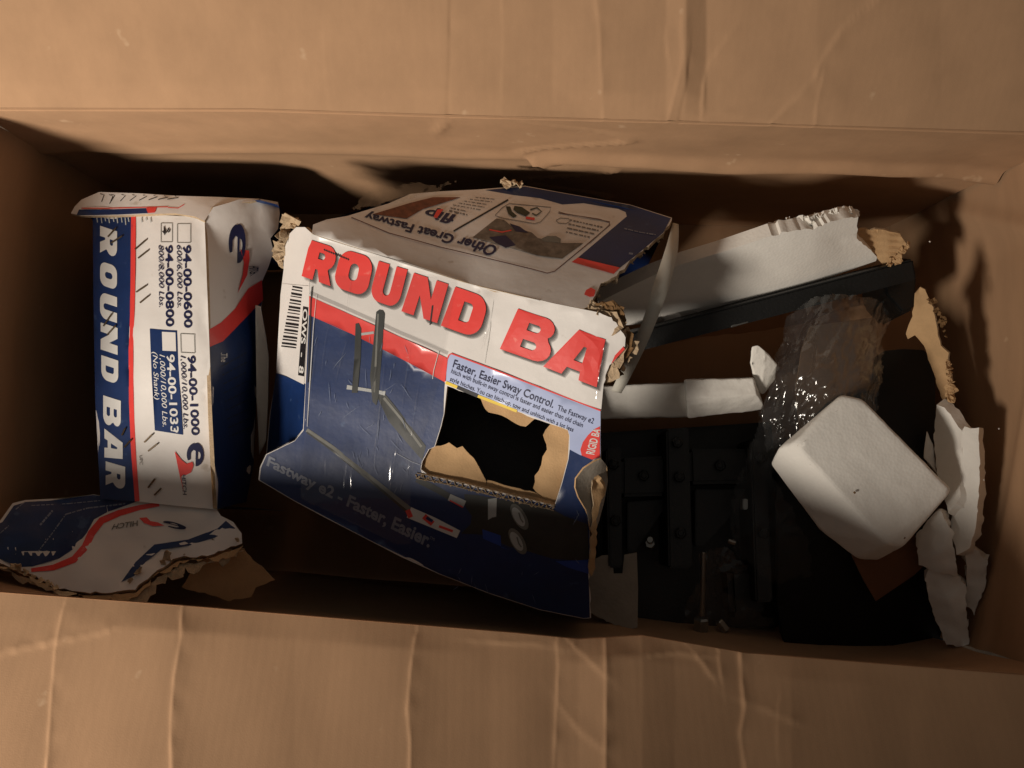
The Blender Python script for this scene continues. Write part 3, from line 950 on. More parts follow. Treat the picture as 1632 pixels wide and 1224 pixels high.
# ---- print on the front panel
BLUE_FP = [(492.5, 500), (560, 531), (640, 571), (700, 603), (709, 610)]
LEFT_HOLE = [(708, 659), (703, 680), (693, 712), (684, 716), (673, 736), (671, 748), (673, 754)]
ink("blue_field", S_FP, BLUE_FP + [(707, 640)] + [(x - 1, y) for x, y in LEFT_HOLE] + [(673, 756), (772, 781), (850, 799), (884, 808), (896, 770), (906, 732), (908, 716), (925, 725), (945, 733), (930, 748), (917, 765), (917, 778), (922, 792), (934, 812), (939.5, 845), (940, 870), (937, 905), (939, 940), (940, 984), (930, 985), (860, 971), (780, 945), (700, 914), (590, 861), (470, 798), (414, 765), (416, 746), (425, 725), (470, 703), (484, 686), (488, 600)], M_BLUE, fp, 1, step=11)
ink("red_band", S_FP, [(493, 472), (560, 502), (640, 538), (712, 570), (709, 609), (700, 604), (640, 572), (560, 532), (492.5, 502)], M_RED, fp, 2, step=11)
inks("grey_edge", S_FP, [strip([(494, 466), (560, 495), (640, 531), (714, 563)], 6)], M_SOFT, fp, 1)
ROUND = [('R', [(481, 440), (527, 456), (540, 397), (497, 383)]), ('O', [(530, 456), (584, 474), (597, 412), (545, 396)]), ('U', [(588, 476), (634, 492), (650, 430), (604, 416)]),
         ('N', [(640, 496), (697, 515), (715, 453), (660, 435)]), ('D', [(703, 519), (762, 540), (781, 476), (726, 457)]), ('B', [(797, 556), (872, 582), (892, 514), (826, 492)]), ('A', [(866, 584), (951, 617), (976, 545), (900, 517)])]
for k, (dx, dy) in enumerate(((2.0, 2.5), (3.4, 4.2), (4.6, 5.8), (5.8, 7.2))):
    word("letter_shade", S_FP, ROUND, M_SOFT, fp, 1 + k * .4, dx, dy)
word("round_bar_lettering", S_FP, ROUND, M_RED, fp, 4)
ink("round_bar_lettering", S_FP, [(993, 552), (996, 556), (985, 568), (974, 580), (980, 566)], M_RED, fp, 4, step=0)
# pale info label with its red edge
LAB = [(713, 570), (719, 564), (780, 587), (860, 618), (957, 655), (957, 700), (957, 732), (925, 725), (908, 716), (908, 694), (905, 684), (880, 675), (821, 653), (761, 631), (711, 612)]
ink("info_label", S_FP, LAB, M_LAV, fp, 3, step=11)
inks("label_edge", S_FP, [strip([(709, 608), (713, 573), (716, 566), (720, 563.5), (780, 586), (860, 617), (957, 654)], 2.2)], M_RED, fp, 4)
lettering(S_FP, "Faster, Easier Sway Control.", [(721.5, 585), (881, 650), (885, 638.5), (725, 573)], M_NAVY, fp, 5, .010)
lettering(S_FP, "The Fastway e2", [(888, 653), (945, 675), (947.5, 667), (890, 645)], M_NAVY, fp, 5, .0)
lettering(S_FP, "hitch with built-in sway control is faster and easier than old chain", [(719, 594.5), (928, 681), (930, 674), (721, 587.5)], M_NAVY, fp, 5, .0)
lettering(S_FP, "style hitches. You can hitch-up, tow and unhitch with a lot less", [(717, 607), (913, 688), (915, 681.5), (719, 600)], M_NAVY, fp, 5, .0)
inks("yellow_strip", S_FP, [strip([(711, 609.5), (729, 617)], 5), strip([(762, 631), (824, 655)], 4.5)], M_YEL, fp, 5)
inks("black_strip", S_FP, [strip([(729, 617), (762, 631)], 5.5)], M_BLACK, fp, 5)
ink("red_badge", S_FP, [(956, 679), (948, 683), (937, 693), (929, 704), (925, 716), (927, 725), (944, 732), (956, 728)], M_RED, fp, 5, step=0)
lettering(S_FP, "RIGID BA", [(947, 724), (957, 684), (946, 681), (934, 722)], M_TEXTW, fp, 6, .02)
inks("inkjet_code", S_FP, [strip([(517 + i * 3.4, 397 + i * 1.35), (519.2 + i * 3.4, 400 + i * 1.35)], 2.2) for i in range(12)], M_BLACK, fp, 5)
# hitch drawing
ink("drawn_bar", S_FP, strip([(489, 685), (530, 714), (600, 770), (652, 812)], [6, 8, 9, 10]), M_MGREY, fp, 2, step=14)
ink("drawn_bar", S_FP, strip([(489, 689), (530, 718), (600, 774), (650, 816)], [2, 3, 4, 4]), M_DGREY, fp, 3, step=14)
ink("drawn_bar", S_FP, [(600, 630), (614, 628), (640, 660), (679, 711), (673, 733), (655, 713), (620, 672)], M_DGREY, fp, 2, step=14)
inks("drawn_bar_light", S_FP, [strip([(612, 634), (640, 668), (672, 712)], 4)], M_MGREY, fp, 3)
ink("drawn_post", S_FP, [(600, 497), (604, 494), (610, 495), (613, 500), (609, 560), (604, 630), (600, 646), (594, 640), (590, 600), (596, 540)], M_DGREY, fp, 4, step=14)
inks("drawn_post_light", S_FP, [strip([(603, 500), (600, 560), (597, 625)], 3)], M_MGREY, fp, 5)
ink("drawn_post", S_FP, [(567, 516), (572, 515), (576, 524), (575, 570), (570, 626), (561, 626), (565, 570)], M_DGREY, fp, 4, step=14)
inks("drawn_bolt", S_FP, [strip([(553, 617), (575, 620), (600, 624), (614, 627)], [7, 5, 5, 7])], M_LGREY, fp, 3)
inks("drawn_bolt", S_FP, [strip([(574, 533), (596, 530)], 4)], M_LGREY, fp, 3)
inks("drawn_frame", S_FP, [strip([(632, 722), (655, 735), (671, 741)], 1.2)], M_FINEW, fp, 3)
# sticker bars and the black hitch head near the tear
ink("drawn_bar", S_FP, strip([(664, 764), (700, 782), (724, 796)], [9, 10, 10]), M_DGREY, fp, 2, step=0)
ink("sticker", S_FP, strip([(716, 792), (741, 803)], 11), M_LGREY, fp, 3, step=0)
inks("sticker_stripe", S_FP, [strip([(717, 797), (738, 808)], 2)], M_RED, fp, 4)
ink("sticker", S_FP, strip([(652, 816), (690, 832), (731, 851)], [18, 17, 13]), M_TEXTW, fp, 4, step=0)
inks("sticker_stripe", S_FP, [strip([(650, 812), (655, 824)], 8), strip([(676, 822), (690, 834)], 9), strip([(700, 838), (722, 846)], 4)], M_RED, fp, 5)
inks("sticker_stripe", S_FP, [strip([(680, 824), (690, 830)], 5)], M_BLUE, fp, 6)
ink("drawn_head", S_FP, [(740, 787), (760, 789), (800, 796), (850, 806), (884, 813), (900, 822), (936, 835), (939, 890), (920, 893), (880, 890), (840, 878), (812, 871), (768, 852), (735, 850), (750, 835), (752, 822), (742, 808)], M_DGREY, fp, 2, step=14)
ink("bright_blue", S_FP, [(769, 843), (798, 853), (799, 872), (812, 876), (770, 858)], M_BLUE2, fp, 3, step=0)
ink("bright_blue", S_FP, [(885, 894), (937, 892), (938, 914), (905, 904)], M_BLUE2, fp, 3, step=0)
ink("white_patch", S_FP, [(778, 795), (792, 793), (791, 823), (785, 824), (778, 828)], M_LGREY, fp, 4, step=0)
for cx, cy in ((828, 823), (825, 862)):
    el = [(cx + 15 * math.cos(t) * .9 + 5.5 * math.sin(t), cy + 20 * math.sin(t) + 6 * math.cos(t)) for t in [i * math.pi / 10 for i in range(20)]]
    ink("drawn_nut", S_FP, el, M_MGREY, fp, 4, step=0)
    ink("drawn_nut", S_FP, [(cx + (x - cx) * .72 - 1.5, cy + (y - cy) * .72) for x, y in el], M_LGREY, fp, 5, step=0)
    inks("drawn_nut", S_FP, [strip([(cx - 1, cy - 7), (cx + 2, cy + 3), (cx + 6, cy + 9)], 2.2)], M_MGREY, fp, 6)
lettering(S_FP, "Fastway e2 - Faster, Easier.", [(425, 741), (684, 872), (691, 853), (429, 727)], M_FINEW, fp, 3, .03)
lettering(S_FP, "TM", [(684, 858), (692, 862), (693, 857), (686, 854)], M_FINEW, fp, 3, .0)
inks("vent_slot", S_FP, [strip([(690, 487), (686, 518)], 2.2)], M_BLACK, fp, 6)
inks("crease_line", S_FP, [strip([(498, 457), (496, 480), (494, 540), (491, 610)], 1.6)], M_BLACK, fp, 5)

# rubbed ink and whitened creases on the front panel
rs = random.Random(77)
def scuffs(n, box, lo, hi, w):
    out = []
    for _ in range(n):
        x, y = rs.uniform(box[0], box[2]), rs.uniform(box[1], box[3])
        a_, l_ = rs.gauss(1.65, .5), rs.uniform(lo, hi)
        pts = [(x + l_ * t * math.cos(a_) + rs.uniform(-.7, .7), y + l_ * t * math.sin(a_) + rs.uniform(-.7, .7)) for t in (0, .35, .7, 1)]
        out.append(strip(pts, [w * .2, w * rs.uniform(.6, 1.2), w * rs.uniform(.5, 1), w * .2]))
    return out
M_RUB = mat("rubbed_ink", (108, 120, 146), .6, .25, 200)
inks("rubbed_ink", S_FP, scuffs(26, (505, 520, 660, 700), 6, 34, .8) + scuffs(12, (560, 700, 650, 790), 5, 22, .8) + scuffs(10, (700, 880, 930, 950), 6, 30, .8) + scuffs(6, (912, 770, 934, 840), 10, 30, 1.2), M_RUB, fp, 6)
inks("whitened_crease", S_FP, [strip([(788, 478), (783, 510), (778, 545), (772, 580)], [.6, 1.3, 1.1, .5]), strip([(498, 374), (560, 394), (640, 419), (750, 454), (860, 480)], [1.5, 1.0, 1.6, 1.1, 1.5]), strip([(505, 470), (500, 520), (495, 600), (490, 680)], [.6, 1.0, 1.4, .6]), strip([(700, 560), (692, 590), (690, 604)], 1.0)], M_TEXTW, fp, 6)
# ---- print on the side panel
ink("blue_field", S_SP, [(487, 612), (483, 684), (470, 700), (426, 722), (431, 662), (440, 594)], M_BLUE, sp, 1, step=14)
ink("shipping_label", S_SP, [(450, 452), (494, 456), (490, 540), (485, 613), (441, 591), (446, 500)], M_WHITE, sp, 2, step=12)
inks("barcode", S_SP, [[(467 - k * 1.1 * .9, 455 + k * 5.3), (483 - k * .55, 458 + k * 5.3), (483 - k * .55, 458 + k * 5.3 + w_), (467 - k * 1.1 * .9, 455 + k * 5.3 + w_)] for k, w_ in enumerate((3, 2, 3.6, 1.6, 3, 2, 3.6, 2.4, 1.5, 3, 2, 3.6, 2, 3, 1.6, 3.2, 2, 3, 2))], M_BLACK, sp, 3)
ink("label_stripe", S_SP, [(484, 488), (493, 490), (489, 545), (485.5, 600), (476, 598), (480, 545)], M_BLACK, sp, 3, step=0)
lettering(S_SP, "OWS  -  8", [(484.5, 492), (477.5, 594), (484.5, 596), (491.5, 493)], M_TEXTW, sp, 4, .02)
inks("red_edge", S_SP, [[(497, 385), (496, 400), (482, 440), (483, 432), (492, 395)]], M_RED, sp, 2)

# ---- print on the top panel
ink("blue_field", S_TP, [(773, 303), (837, 297.5), (896, 308), (1004, 327), (1069, 348), (1057, 371), (1010, 410), (988, 427), (921, 411), (960, 378), (999, 345), (997, 338), (985, 333), (930, 324), (896, 326), (860, 316), (818, 311)], M_BLUE, tp, 1, step=13)
ink("red_band", S_TP, [(921, 411), (988, 427), (978, 437), (911, 418)], M_RED, tp, 2, step=13)
inks("panel_outline", S_TP, [strip([(560, 347), (620, 372), (700, 394), (780, 413), (850, 430), (872, 436), (884, 433), (930, 395), (972, 359), (971, 355), (955, 350), (890, 340)], 1.3)], mat("print_maroon", (96, 50, 46), .5, .1, 60), tp, 3, 9)
lettering(S_TP, "Other Great Fastway", [(795, 394), (583, 339), (580, 349.5), (785, 409)], M_NAVY, tp, 3, .03)
lettering(S_TP, "flip", [(729, 344), (681, 334), (672, 345), (718, 358)], M_NAVY, tp, 3, .03)
inks("flip_accent", S_TP, [[(697, 335), (707, 334), (696, 349), (691, 347)]], M_RED, tp, 4)
inks("fine_print", S_TP, fine([(716, 336), (745, 343)], 2.2) + fine([(718, 332), (742, 337)], 2.0) + sum([fine([(722 + i * 9, 327 - i * 3), (766 + i * 6, 335 - i * 4.2)], 1.2) for i in range(5)], []), M_FINE, tp, 3)
ink("divider", S_TP, strip([(723, 369), (765, 345), (810, 319)], 2.6), M_BLACK, tp, 3, step=0)
ink("printed_photo", S_TP, [(594, 342), (648, 349), (674, 334), (735, 315), (690, 315), (654, 324)], M_PHOTO1, tp, 3, step=13)
ink("printed_photo", S_TP, [(753, 379), (791, 349), (803, 351), (818, 363), (847, 371), (857, 380), (891, 388), (930, 388), (896, 413), (857, 408)], M_PHOTO2, tp, 3, step=13)
inks("photo_detail", S_TP, [[(780, 379), (806, 376), (815, 384), (822, 392), (806, 396), (790, 388)], [(812, 357), (828, 362), (842, 372), (822, 370)]], M_NAVY, tp, 4)
inks("photo_detail", S_TP, [strip([(780, 367), (800, 371), (815, 368)], 2)], M_RED, tp, 4)
inks("photo_detail", S_TP, [[(862, 382), (872, 377), (886, 377), (894, 382), (893, 388), (868, 386)]], M_MGREY, tp, 4)
inks("inset_frame", S_TP, [strip([(789, 344), (800, 332), (812, 325), (878, 331), (876, 338), (862, 354), (852, 357), (800, 348), (789, 344)], 1.0), strip([(890, 338), (900, 341), (972, 354), (970, 360), (940, 388)], 1.0), strip([(886, 352), (893, 348), (906, 349), (909, 353), (902, 357), (890, 356), (886, 352)], 1.0)], M_FINE, tp, 3)
inks("printed_parts", S_TP, [[(806, 330), (813, 330), (816, 338), (824, 345), (818, 348), (810, 342)], [(820, 329), (832, 331), (845, 340), (838, 346), (824, 340), (818, 335)], strip([(845, 335), (856, 332), (863, 338), (855, 344), (848, 341)], 2)], M_GREEN, tp, 4)
inks("printed_parts", S_TP, [strip([(838, 348), (852, 350)], 4)], M_RED, tp, 4)
inks("fine_print", S_TP, sum([fine([(908 - i * 2, 351 + i * 6.4), (961 - i * 7, 363 + i * 5.2)], 2.0) for i in range(4)], []), M_FINE, tp, 3)
inks("red_spot", S_TP, [[(931, 470), (934, 463), (942, 459), (949, 463), (947, 473), (940, 474)]], M_RED, tp, 3)
inks("fine_print", S_TP, fine([(995, 365), (1020, 371), (1045, 375)], 2.0) + [[(1003, 403), (1009, 404), (1008, 407), (1002, 406)]], M_FINEW, tp, 3)

# ---- torn liner inside the hole
LINMATS = (M_LINER, M_LINER, M_FLUTE)
def curl(dz):
    return lambda x, y: dz * noise.noise(Vector((x / 30, y / 30, 2.2)))
S_IN = Surf([(x, y, S_FP.z(x, y) - .0045) for x, y in ((650, 600), (950, 690), (650, 770), (890, 820), (780, 640), (690, 690))], curl(.003))
sheet("torn_liner", S_IN, rough([(760, 622), (830, 648), (865, 662), (853, 667), (838, 680), (830, 679), (814, 670), (794, 660), (779, 657), (770, 646)], 6, 1.2, True, 41), LINMATS, cbox, thick=.0012, step=10)
sheet("torn_liner", S_IN, rough([(880, 672), (915, 690), (912, 735), (890, 812), (860, 788), (850, 778), (852, 758), (863, 741), (865, 728), (872, 716), (865, 694)], 7, 1.5, True, 42), LINMATS, cbox, thick=.0012, step=10)
sheet("torn_liner", S_IN, rough([(716, 705), (728, 714), (737, 711), (755, 730), (766, 750), (775, 767), (772, 790), (665, 766), (664, 735), (680, 716)], 7, 1.2, True, 43), LINMATS, cbox, thick=.0012, step=10)
sheet("torn_liner", S_IN, rough([(777, 765), (799, 772), (852, 785), (884, 806), (884, 816), (772, 788)], 7, 1.0, True, 44), LINMATS, cbox, thick=.0012, step=10)
# corrugated lip along the lower edge of the hole
def lip(path, n, amp_px, name):
    vt, fc = [], []
    L = [0]
    for i in range(len(path) - 1): L.append(L[-1] + math.hypot(path[i + 1][0] - path[i][0], path[i + 1][1] - path[i][1]))
    def pt(s):
        s = max(0, min(L[-1] - 1e-6, s))
        i = max(j for j in range(len(L) - 1) if L[j] <= s)
        t = (s - L[i]) / (L[i + 1] - L[i])
        a, b = path[i], path[i + 1]
        dx, dy = (b[0] - a[0]), (b[1] - a[1]); l = math.hypot(dx, dy)
        return (a[0] + dx * t, a[1] + dy * t), (-dy / l, dx / l)
    m = n * 8
    rows = []
    for kind in ('wave', 'lo', 'hi'):
        ra = []
        for k in range(m + 1):
            (x, y), (nx, ny) = pt(L[-1] * k / m)
            o_ = amp_px * (math.sin(k / 8 * 2 * math.pi) if kind == 'wave' else (1.25 if kind == 'lo' else -1.25)) + random.uniform(-.35, .35)
            q = (x + nx * o_, y + ny * o_)
            ra.append((S_FP.at(*q, .0018 + random.uniform(-.0004, .0004)), S_FP.at(*q, -.006)))
        rows.append(ra)
    for ra in rows:
        s = len(vt)
        for a, b in ra: vt += [a, b]
        for k in range(m): fc.append((s + 2 * k, s + 2 * k + 2, s + 2 * k + 3, s + 2 * k + 1))
    o = mesh_obj(name, vt, fc, M_FLUTE, cbox)
    md = o.modifiers.new("t", 'SOLIDIFY'); md.thickness = .0005
    return o
lip([(664, 757), (720, 768), (772, 781), (830, 795), (884, 808)], 18, 3.4, "corrugated_lip")
flakes("torn_edge", [(x, y, S_FP.z(x, y) + .0012) for x, y in ((661, 757), (700, 768), (772, 786), (840, 802), (884, 812))], .0013, 40, M_FLUTE, cbox, 8, 3)
# curled tab and torn board at the open end
S_CURL = Surf([(958, 733, .321), (930, 747, .321), (916, 767, .318), (922, 792, .309), (938, 830, .297), (966, 742, .302), (969, 765, .291), (962, 800, .282), (946, 850, .28)])
sheet("curled_tab", S_CURL, [(958, 731), (945, 737), (930, 747), (918, 763), (917, 777), (922, 792), (934, 812), (941, 846), (947, 852), (955, 830), (963, 800), (969, 766), (967, 742)], (M_CARD, M_BLUE, M_LINER), cbox, thick=.0016, step=8)
S_RAG = Surf([(943, 765, .305), (966, 780, .295), (950, 850, .290), (942, 915, .266)], lambda x, y: .004 * noise.noise(Vector((x / 9, y / 14, 1))))
sheet("torn_liner", S_RAG, rough([(943, 764), (952, 756), (958, 762), (966, 778), (964, 790), (956, 806), (950, 826), (952, 850), (950, 880), (949, 905), (943, 918), (938, 905), (941, 870), (943, 840), (946, 800)], 6, 1.6, True, 52), LINMATS, cbox, thick=.0014, step=7)
flakes("torn_edge", [(940, 488, .358), (960, 495, .358), (978, 508, .357), (992, 525, .355), (1002, 540, .350), (1004, 560, .345), (990, 578, .330), (970, 594, .328)], .0062, 14, M_FLUTE, cbox, 6, 9)
TR1 = [(938, 488), (952, 496), (975, 506), (998, 538), (996, 552), (985, 568), (972, 582), (962, 612)]
ragged("torn_edge", S_FP, TR1, 14, -.0035, (M_FLUTE, M_FLUTE, M_FLUTE), cbox, 16, .0022)
ragged("torn_edge", S_FP, TR1, 20, -.007, (M_FLUTED, M_FLUTED, M_FLUTE), cbox, 17, .0022)
ragged("torn_edge", S_TP, [(1071, 352), (1058, 371), (1011, 410), (982, 439), (957, 452), (950, 470), (938, 488)], -12, -.0035, (M_FLUTE, M_FLUTE, M_FLUTE), cbox, 18, .0015)
flakes("torn_edge", [(1062, 372, .296), (1020, 406, .314), (985, 438, .330), (958, 455, .341), (951, 475, .346)], .0036, 10, M_FLUTE, cbox, 9, 5)
flakes("torn_edge", [(462, 345, .292), (470, 352, .297), (455, 370, .288), (446, 400, .272), (450, 420, .27)], .0056, 16, M_FLUTE, cbox, 10, 9)
flakes("torn_edge", [(808, 292, .262), (825, 295, .262), (832, 292, .262)], .0042, 5, M_FLUTE, cbox, 11, 5)
# shrink wrap stretched over the left half of the front panel
RIDGES = []
rr = random.Random(5)
for k in range(42):
    x0 = rr.uniform(490, 735); y0 = rr.uniform(440, 690); L_ = rr.uniform(40, 200)
    RIDGES.append((x0, y0, x0 - L_ * rr.uniform(.06, .16), y0 + L_, rr.uniform(.16, .42), rr.uniform(1.6, 3.0)))
RIDGES += [(502, 520, 491, 690, .45, 3.0), (634, 480, 602, 735, .42, 3.2), (642, 560, 618, 740, .5, 2.6), (655, 545, 636, 700, .4, 2.6), (566, 470, 548, 600, .42, 2.6), (610, 480, 598, 640, .45, 2.6), (698, 560, 676, 690, .45, 2.0)]
def wrap_h(x, y):
    h = .0009
    for x0, y0, x1, y1, a, w_ in RIDGES:
        if y0 < y < y1:
            t = (y - y0) / (y1 - y0)
            d = abs(x - (x0 + (x1 - x0) * t) - 1.6 * math.sin(t * 7 + x0) - .7 * math.sin(t * 31 + x0))
            if d < w_:
                k_ = .55 + .45 * noise.noise(Vector((x0, y / 16, 0)))
                h += a * k_ * w_ * .00060 * (1 - d / w_) * max(0, min(1, 5 * t, 5 * (1 - t)))
    return h
wv, wf = [], []
n_, m_ = 230, 76
def fp_left(y): return interp(y, [(372, 497), (480, 493), (600, 489), (690, 486), (740, 480), (900, 478)])
for j in range(m_ + 1):
    y = 440 + j * 5.6
    xl = fp_left(y) + 1
    xr = interp(y, [(440, 730), (610, 700), (720, 668), (760, 655), (900, 655)])
    for i in range(n_):
        xx = xl + (xr - xl) * i / (n_ - 1)
        yy = min(y, 788 + (xx - 470) * .48)
        wv.append(S_FP.at(xx, yy, wrap_h(xx, yy) + .0014))
for j in range(m_):
    for i in range(n_ - 1):
        a = j * n_ + i
        wf.append((a, a + n_, a + n_ + 1, a + 1))
mesh_obj("shrink_wrap", wv, wf, M_FILM, cbox, smooth=True)
M_FOLD = film_mat("wrap_fold", (.95, .95, .95), .16, .10, .10, .03)
def film_fold(path, width, seed):
    """a pinched wrinkle of the wrap: one narrow flank leaning left, wavering along its run"""
    n = 40
    vt, fc = [], []
    L = [0]
    for i in range(len(path) - 1): L.append(L[-1] + math.hypot(path[i + 1][0] - path[i][0], path[i + 1][1] - path[i][1]))
    for k in range(n + 1):
        s_ = L[-1] * k / n
        i = min(max(j for j in range(len(L)) if L[j] <= s_ + 1e-9), len(path) - 2)
        t = (s_ - L[i]) / (L[i + 1] - L[i])
        x = path[i][0] + (path[i + 1][0] - path[i][0]) * t + .8 * noise.noise(Vector((k / 5, seed, 0)))
        y = path[i][1] + (path[i + 1][1] - path[i][1]) * t
        w_ = width * (.35 + .65 * math.sin(math.pi * k / n)) * (.7 + .5 * noise.noise(Vector((k / 4, seed, 3))))
        lean = .30 + .16 * noise.noise(Vector((k / 3.0, seed, 7)))
        wave_ = .0006 * noise.noise(Vector((k / 3.5, seed, 5)))
        base = .0022 + wave_
        vt.append(S_FP.at(x - w_, y, base))
        vt.append(S_FP.at(x + w_, y, base + 2 * w_ * .00058 * lean))
    for k in range(n):
        fc.append((2 * k, 2 * k + 2, 2 * k + 3, 2 * k + 1))
    return mesh_obj("film_fold", vt, fc, M_FOLD, cbox, smooth=True)
for k, p in enumerate(([(506, 545), (498, 600), (493, 655)], [(553, 545), (545, 570), (535, 610)], [(605, 540), (598, 600), (590, 650)], [(607, 640), (602, 690), (593, 730)],
                       [(655, 545), (648, 600), (640, 660)], [(636, 690), (628, 740), (620, 790)], [(613, 580), (607, 640), (600, 700), (597, 750)], [(565, 412), (560, 450), (552, 500)],
                       [(612, 440), (606, 490)], [(780, 497), (774, 530), (769, 556)], [(965, 540), (955, 590), (950, 638)], [(524, 520), (517, 560), (512, 600)], [(668, 610), (662, 650), (655, 700)])):
    film_fold(p, (1.0, .8, 1.1, .9, .9, .8, 1.0, .8, .8, .9, .9, .7, .7)[k], k + 1.5)
def film_patch(name, surf, x0, x1, y0, y1, step, amp, parent, m_, seed, poly=None, scale=14):
    vt, fc, idx = [], [], {}
    nx = int((x1 - x0) / step); ny = int((y1 - y0) / step)
    for j in range(ny + 1):
        for i in range(nx + 1):
            x, y = x0 + i * step, y0 + j * step
            idx[i, j] = len(vt)
            p = Vector(((x * .5 + y * .22) / scale * 2.0, (y * .9 - x * .3) / scale * .55, seed))
            h = amp * (abs(noise.noise(p * .5)) * 1.6 + abs(noise.noise(p * 1.3)) + .5 * abs(noise.noise(p * 2.9)))
            vt.append(surf.at(x, y, h))
    for j in range(ny):
        for i in range(nx):
            cx, cy = x0 + (i + .5) * step, y0 + (j + .5) * step
            if poly is None or inside(cx, cy, [poly]):
                fc.append((idx[i, j], idx[i, j + 1], idx[i + 1, j + 1], idx[i + 1, j]))
    o = mesh_obj(name, vt, fc, m_, parent, smooth=True)
    bm = bmesh.new(); bm.from_mesh(o.data)
    bmesh.ops.delete(bm, geom=[v for v in bm.verts if not v.link_faces], context='VERTS')
    bm.to_mesh(o.data); bm.free()
    return o
S_FB = Surf([(560, 340, .297), (700, 322, .285), (580, 305, .262), (720, 296, .258)])
film_patch("shrink_wrap", S_FB, 560, 730, 296, 344, 3, .004, cbox, M_BAG, 3.3, rough([(562, 338), (585, 310), (640, 298), (728, 298), (690, 312), (650, 318), (600, 332)], 8, 3, True, 61), 20)

# black steel slab added to keep the inside of the hole dark
tag(prism("dark_hole_slab", [(650, 590), (935, 640), (925, 850), (640, 800)], .205, .12, M_STEELBLK), "black steel slab added inside the torn box to darken the ripped hole", "metal part")

# ================================================================== white strap across the gap
strap_c = [(1077, 356, .285), (1070, 400, .318), (1054, 455, .330), (1040, 498, .325), (1020, 548, .300), (992, 606, .235), (982, 625, .215)]
sv, sf = [], []
N_ = 40
for k in range(N_ + 1):
    s = k / N_ * (len(strap_c) - 1)
    i = min(int(s), len(strap_c) - 2); t = s - i
    p0 = strap_c[max(i - 1, 0)]; p1 = strap_c[i]; p2 = strap_c[i + 1]; p3 = strap_c[min(i + 2, len(strap_c) - 1)]
    c = [.5 * ((2 * p1[q]) + (-p0[q] + p2[q]) * t + (2 * p0[q] - 5 * p1[q] + 4 * p2[q] - p3[q]) * t * t + (-p0[q] + 3 * p1[q] - 3 * p2[q] + p3[q]) * t ** 3) for q in range(3)]
    w_ = interp(s, [(0, 9), (1, 20), (2, 25), (3, 21), (4, 20), (6, 16)]) / 2
    sv += [P(c[0] - w_, c[1] - w_ * .25, c[2]), P(c[0], c[1], c[2] + .0006), P(c[0] + w_, c[1] + w_ * .25, c[2])]
for k in range(N_):
    a = 3 * k
    sf += [(a, a + 3, a + 4, a + 1), (a + 1, a + 4, a + 5, a + 2)]
so = mesh_obj("packing_strap", sv, sf, M_STRAP, None, smooth=True)
md = so.modifiers.new("t", 'SOLIDIFY'); md.thickness = .0009
tag(so, "white woven packing strap looped over the foam sheet beside the middle box", "strap")

# ================================================================== foam pieces
ZOFF = -.030
FOAM3 = (M_FOAM, M_FOAM, M_FOAM)
S_FS = Surf([(957, 480, .262), (1043, 438, .282), (1211, 383, .322), (1290, 365, .330), (1369, 345, .330), (1398, 412, .262), (1350, 432, .248), (1178, 489, .222), (1049, 515, .205), (965, 520, .20), (1297, 391, .306), (1365, 379, .300)],
            lambda x, y: .0010 * noise.noise(Vector((x / 30, y / 30, 7))) - (.003 * math.exp(-((y - (391 - (x - 1297) * .176)) / 2.5) ** 2) if x > 1285 else 0))
sheet_foam = sheet("foam_sheet", S_FS, [(955, 482), (985, 466), (1043, 438), (1090, 420), (1150, 402), (1211, 382)] + rough([(1230, 375), (1262, 368), (1300, 364), (1330, 352), (1352, 347), (1368, 346)], 5, 2.0, False, 71) + rough([(1366, 360), (1365, 379), (1398, 410)], 5, 1.6, False, 72) + [(1396, 416), (1350, 432), (1271, 462), (1178, 489), (1112, 507), (1049, 515), (1000, 518), (960, 520)], FOAM3, None, step=11, thick=.015)
tag(sheet_foam, "long white foam sheet leaning at the back wall, its upper edge crumbled and lit", "foam sheet")
flakes("crumbled_edge", [(1232, 362, .318), (1290, 350, .326), (1330, 338, .328), (1362, 336, .326)], .0040, 40, M_FOAM, sheet_foam, 14, 5)
# small lit bits of foam below the sheet
tag(foam_mesh("foam_chip", [P(1050, 496, .222), P(1078, 492, .222), P(1092, 512, .216), P(1060, 512, .214), P(1055, 505, .208), P(1088, 514, .206)], .001), "small white foam chip right of the strap, under the long foam sheet", "foam chip")
tag(foam_mesh("foam_chip", [P(1110, 497, .225), P(1165, 491, .228), P(1150, 502, .222), P(1112, 508, .218), P(1112, 509, .21), P(1150, 503, .21)], .001), "flat pale foam chip lying between the long foam sheet and the black bar", "foam chip")
# horizontal foam strip
strip_root = thing("foam_strip", "pale horizontal foam strip beside the middle box with a raised lit right half", "foam strip")
foam_mesh("lower_half", [P(940, 616, .205), P(1100, 610, .215), P(1104, 664, .200), P(940, 668, .19), P(940, 616, .17), P(1100, 610, .17), P(1104, 664, .16), P(940, 668, .16)], .003, 4, parent=strip_root)
foam_mesh("raised_half", [P(1090, 605, .245), P(1201, 602, .247), P(1207, 630, .243), P(1218, 646, .226), P(1214, 653, .218), P(1096, 666, .212), P(1094, 636, .240), P(1090, 605, .19), P(1201, 602, .19), P(1216, 650, .18), P(1096, 664, .17)], .003, 4, parent=strip_root)
# wedge
tag(foam_mesh("foam_wedge", [P(1197, 553, .262), P(1208, 549, .266), P(1219, 558, .262), P(1239, 581, .246), P(1235, 604, .232), P(1215, 631, .225), P(1206, 618, .228), P(1196, 580, .25), P(1215, 560, .22), P(1230, 600, .20), P(1205, 600, .2)], .002, 3), "small pale foam wedge standing beside the clear plastic bag", "foam wedge")
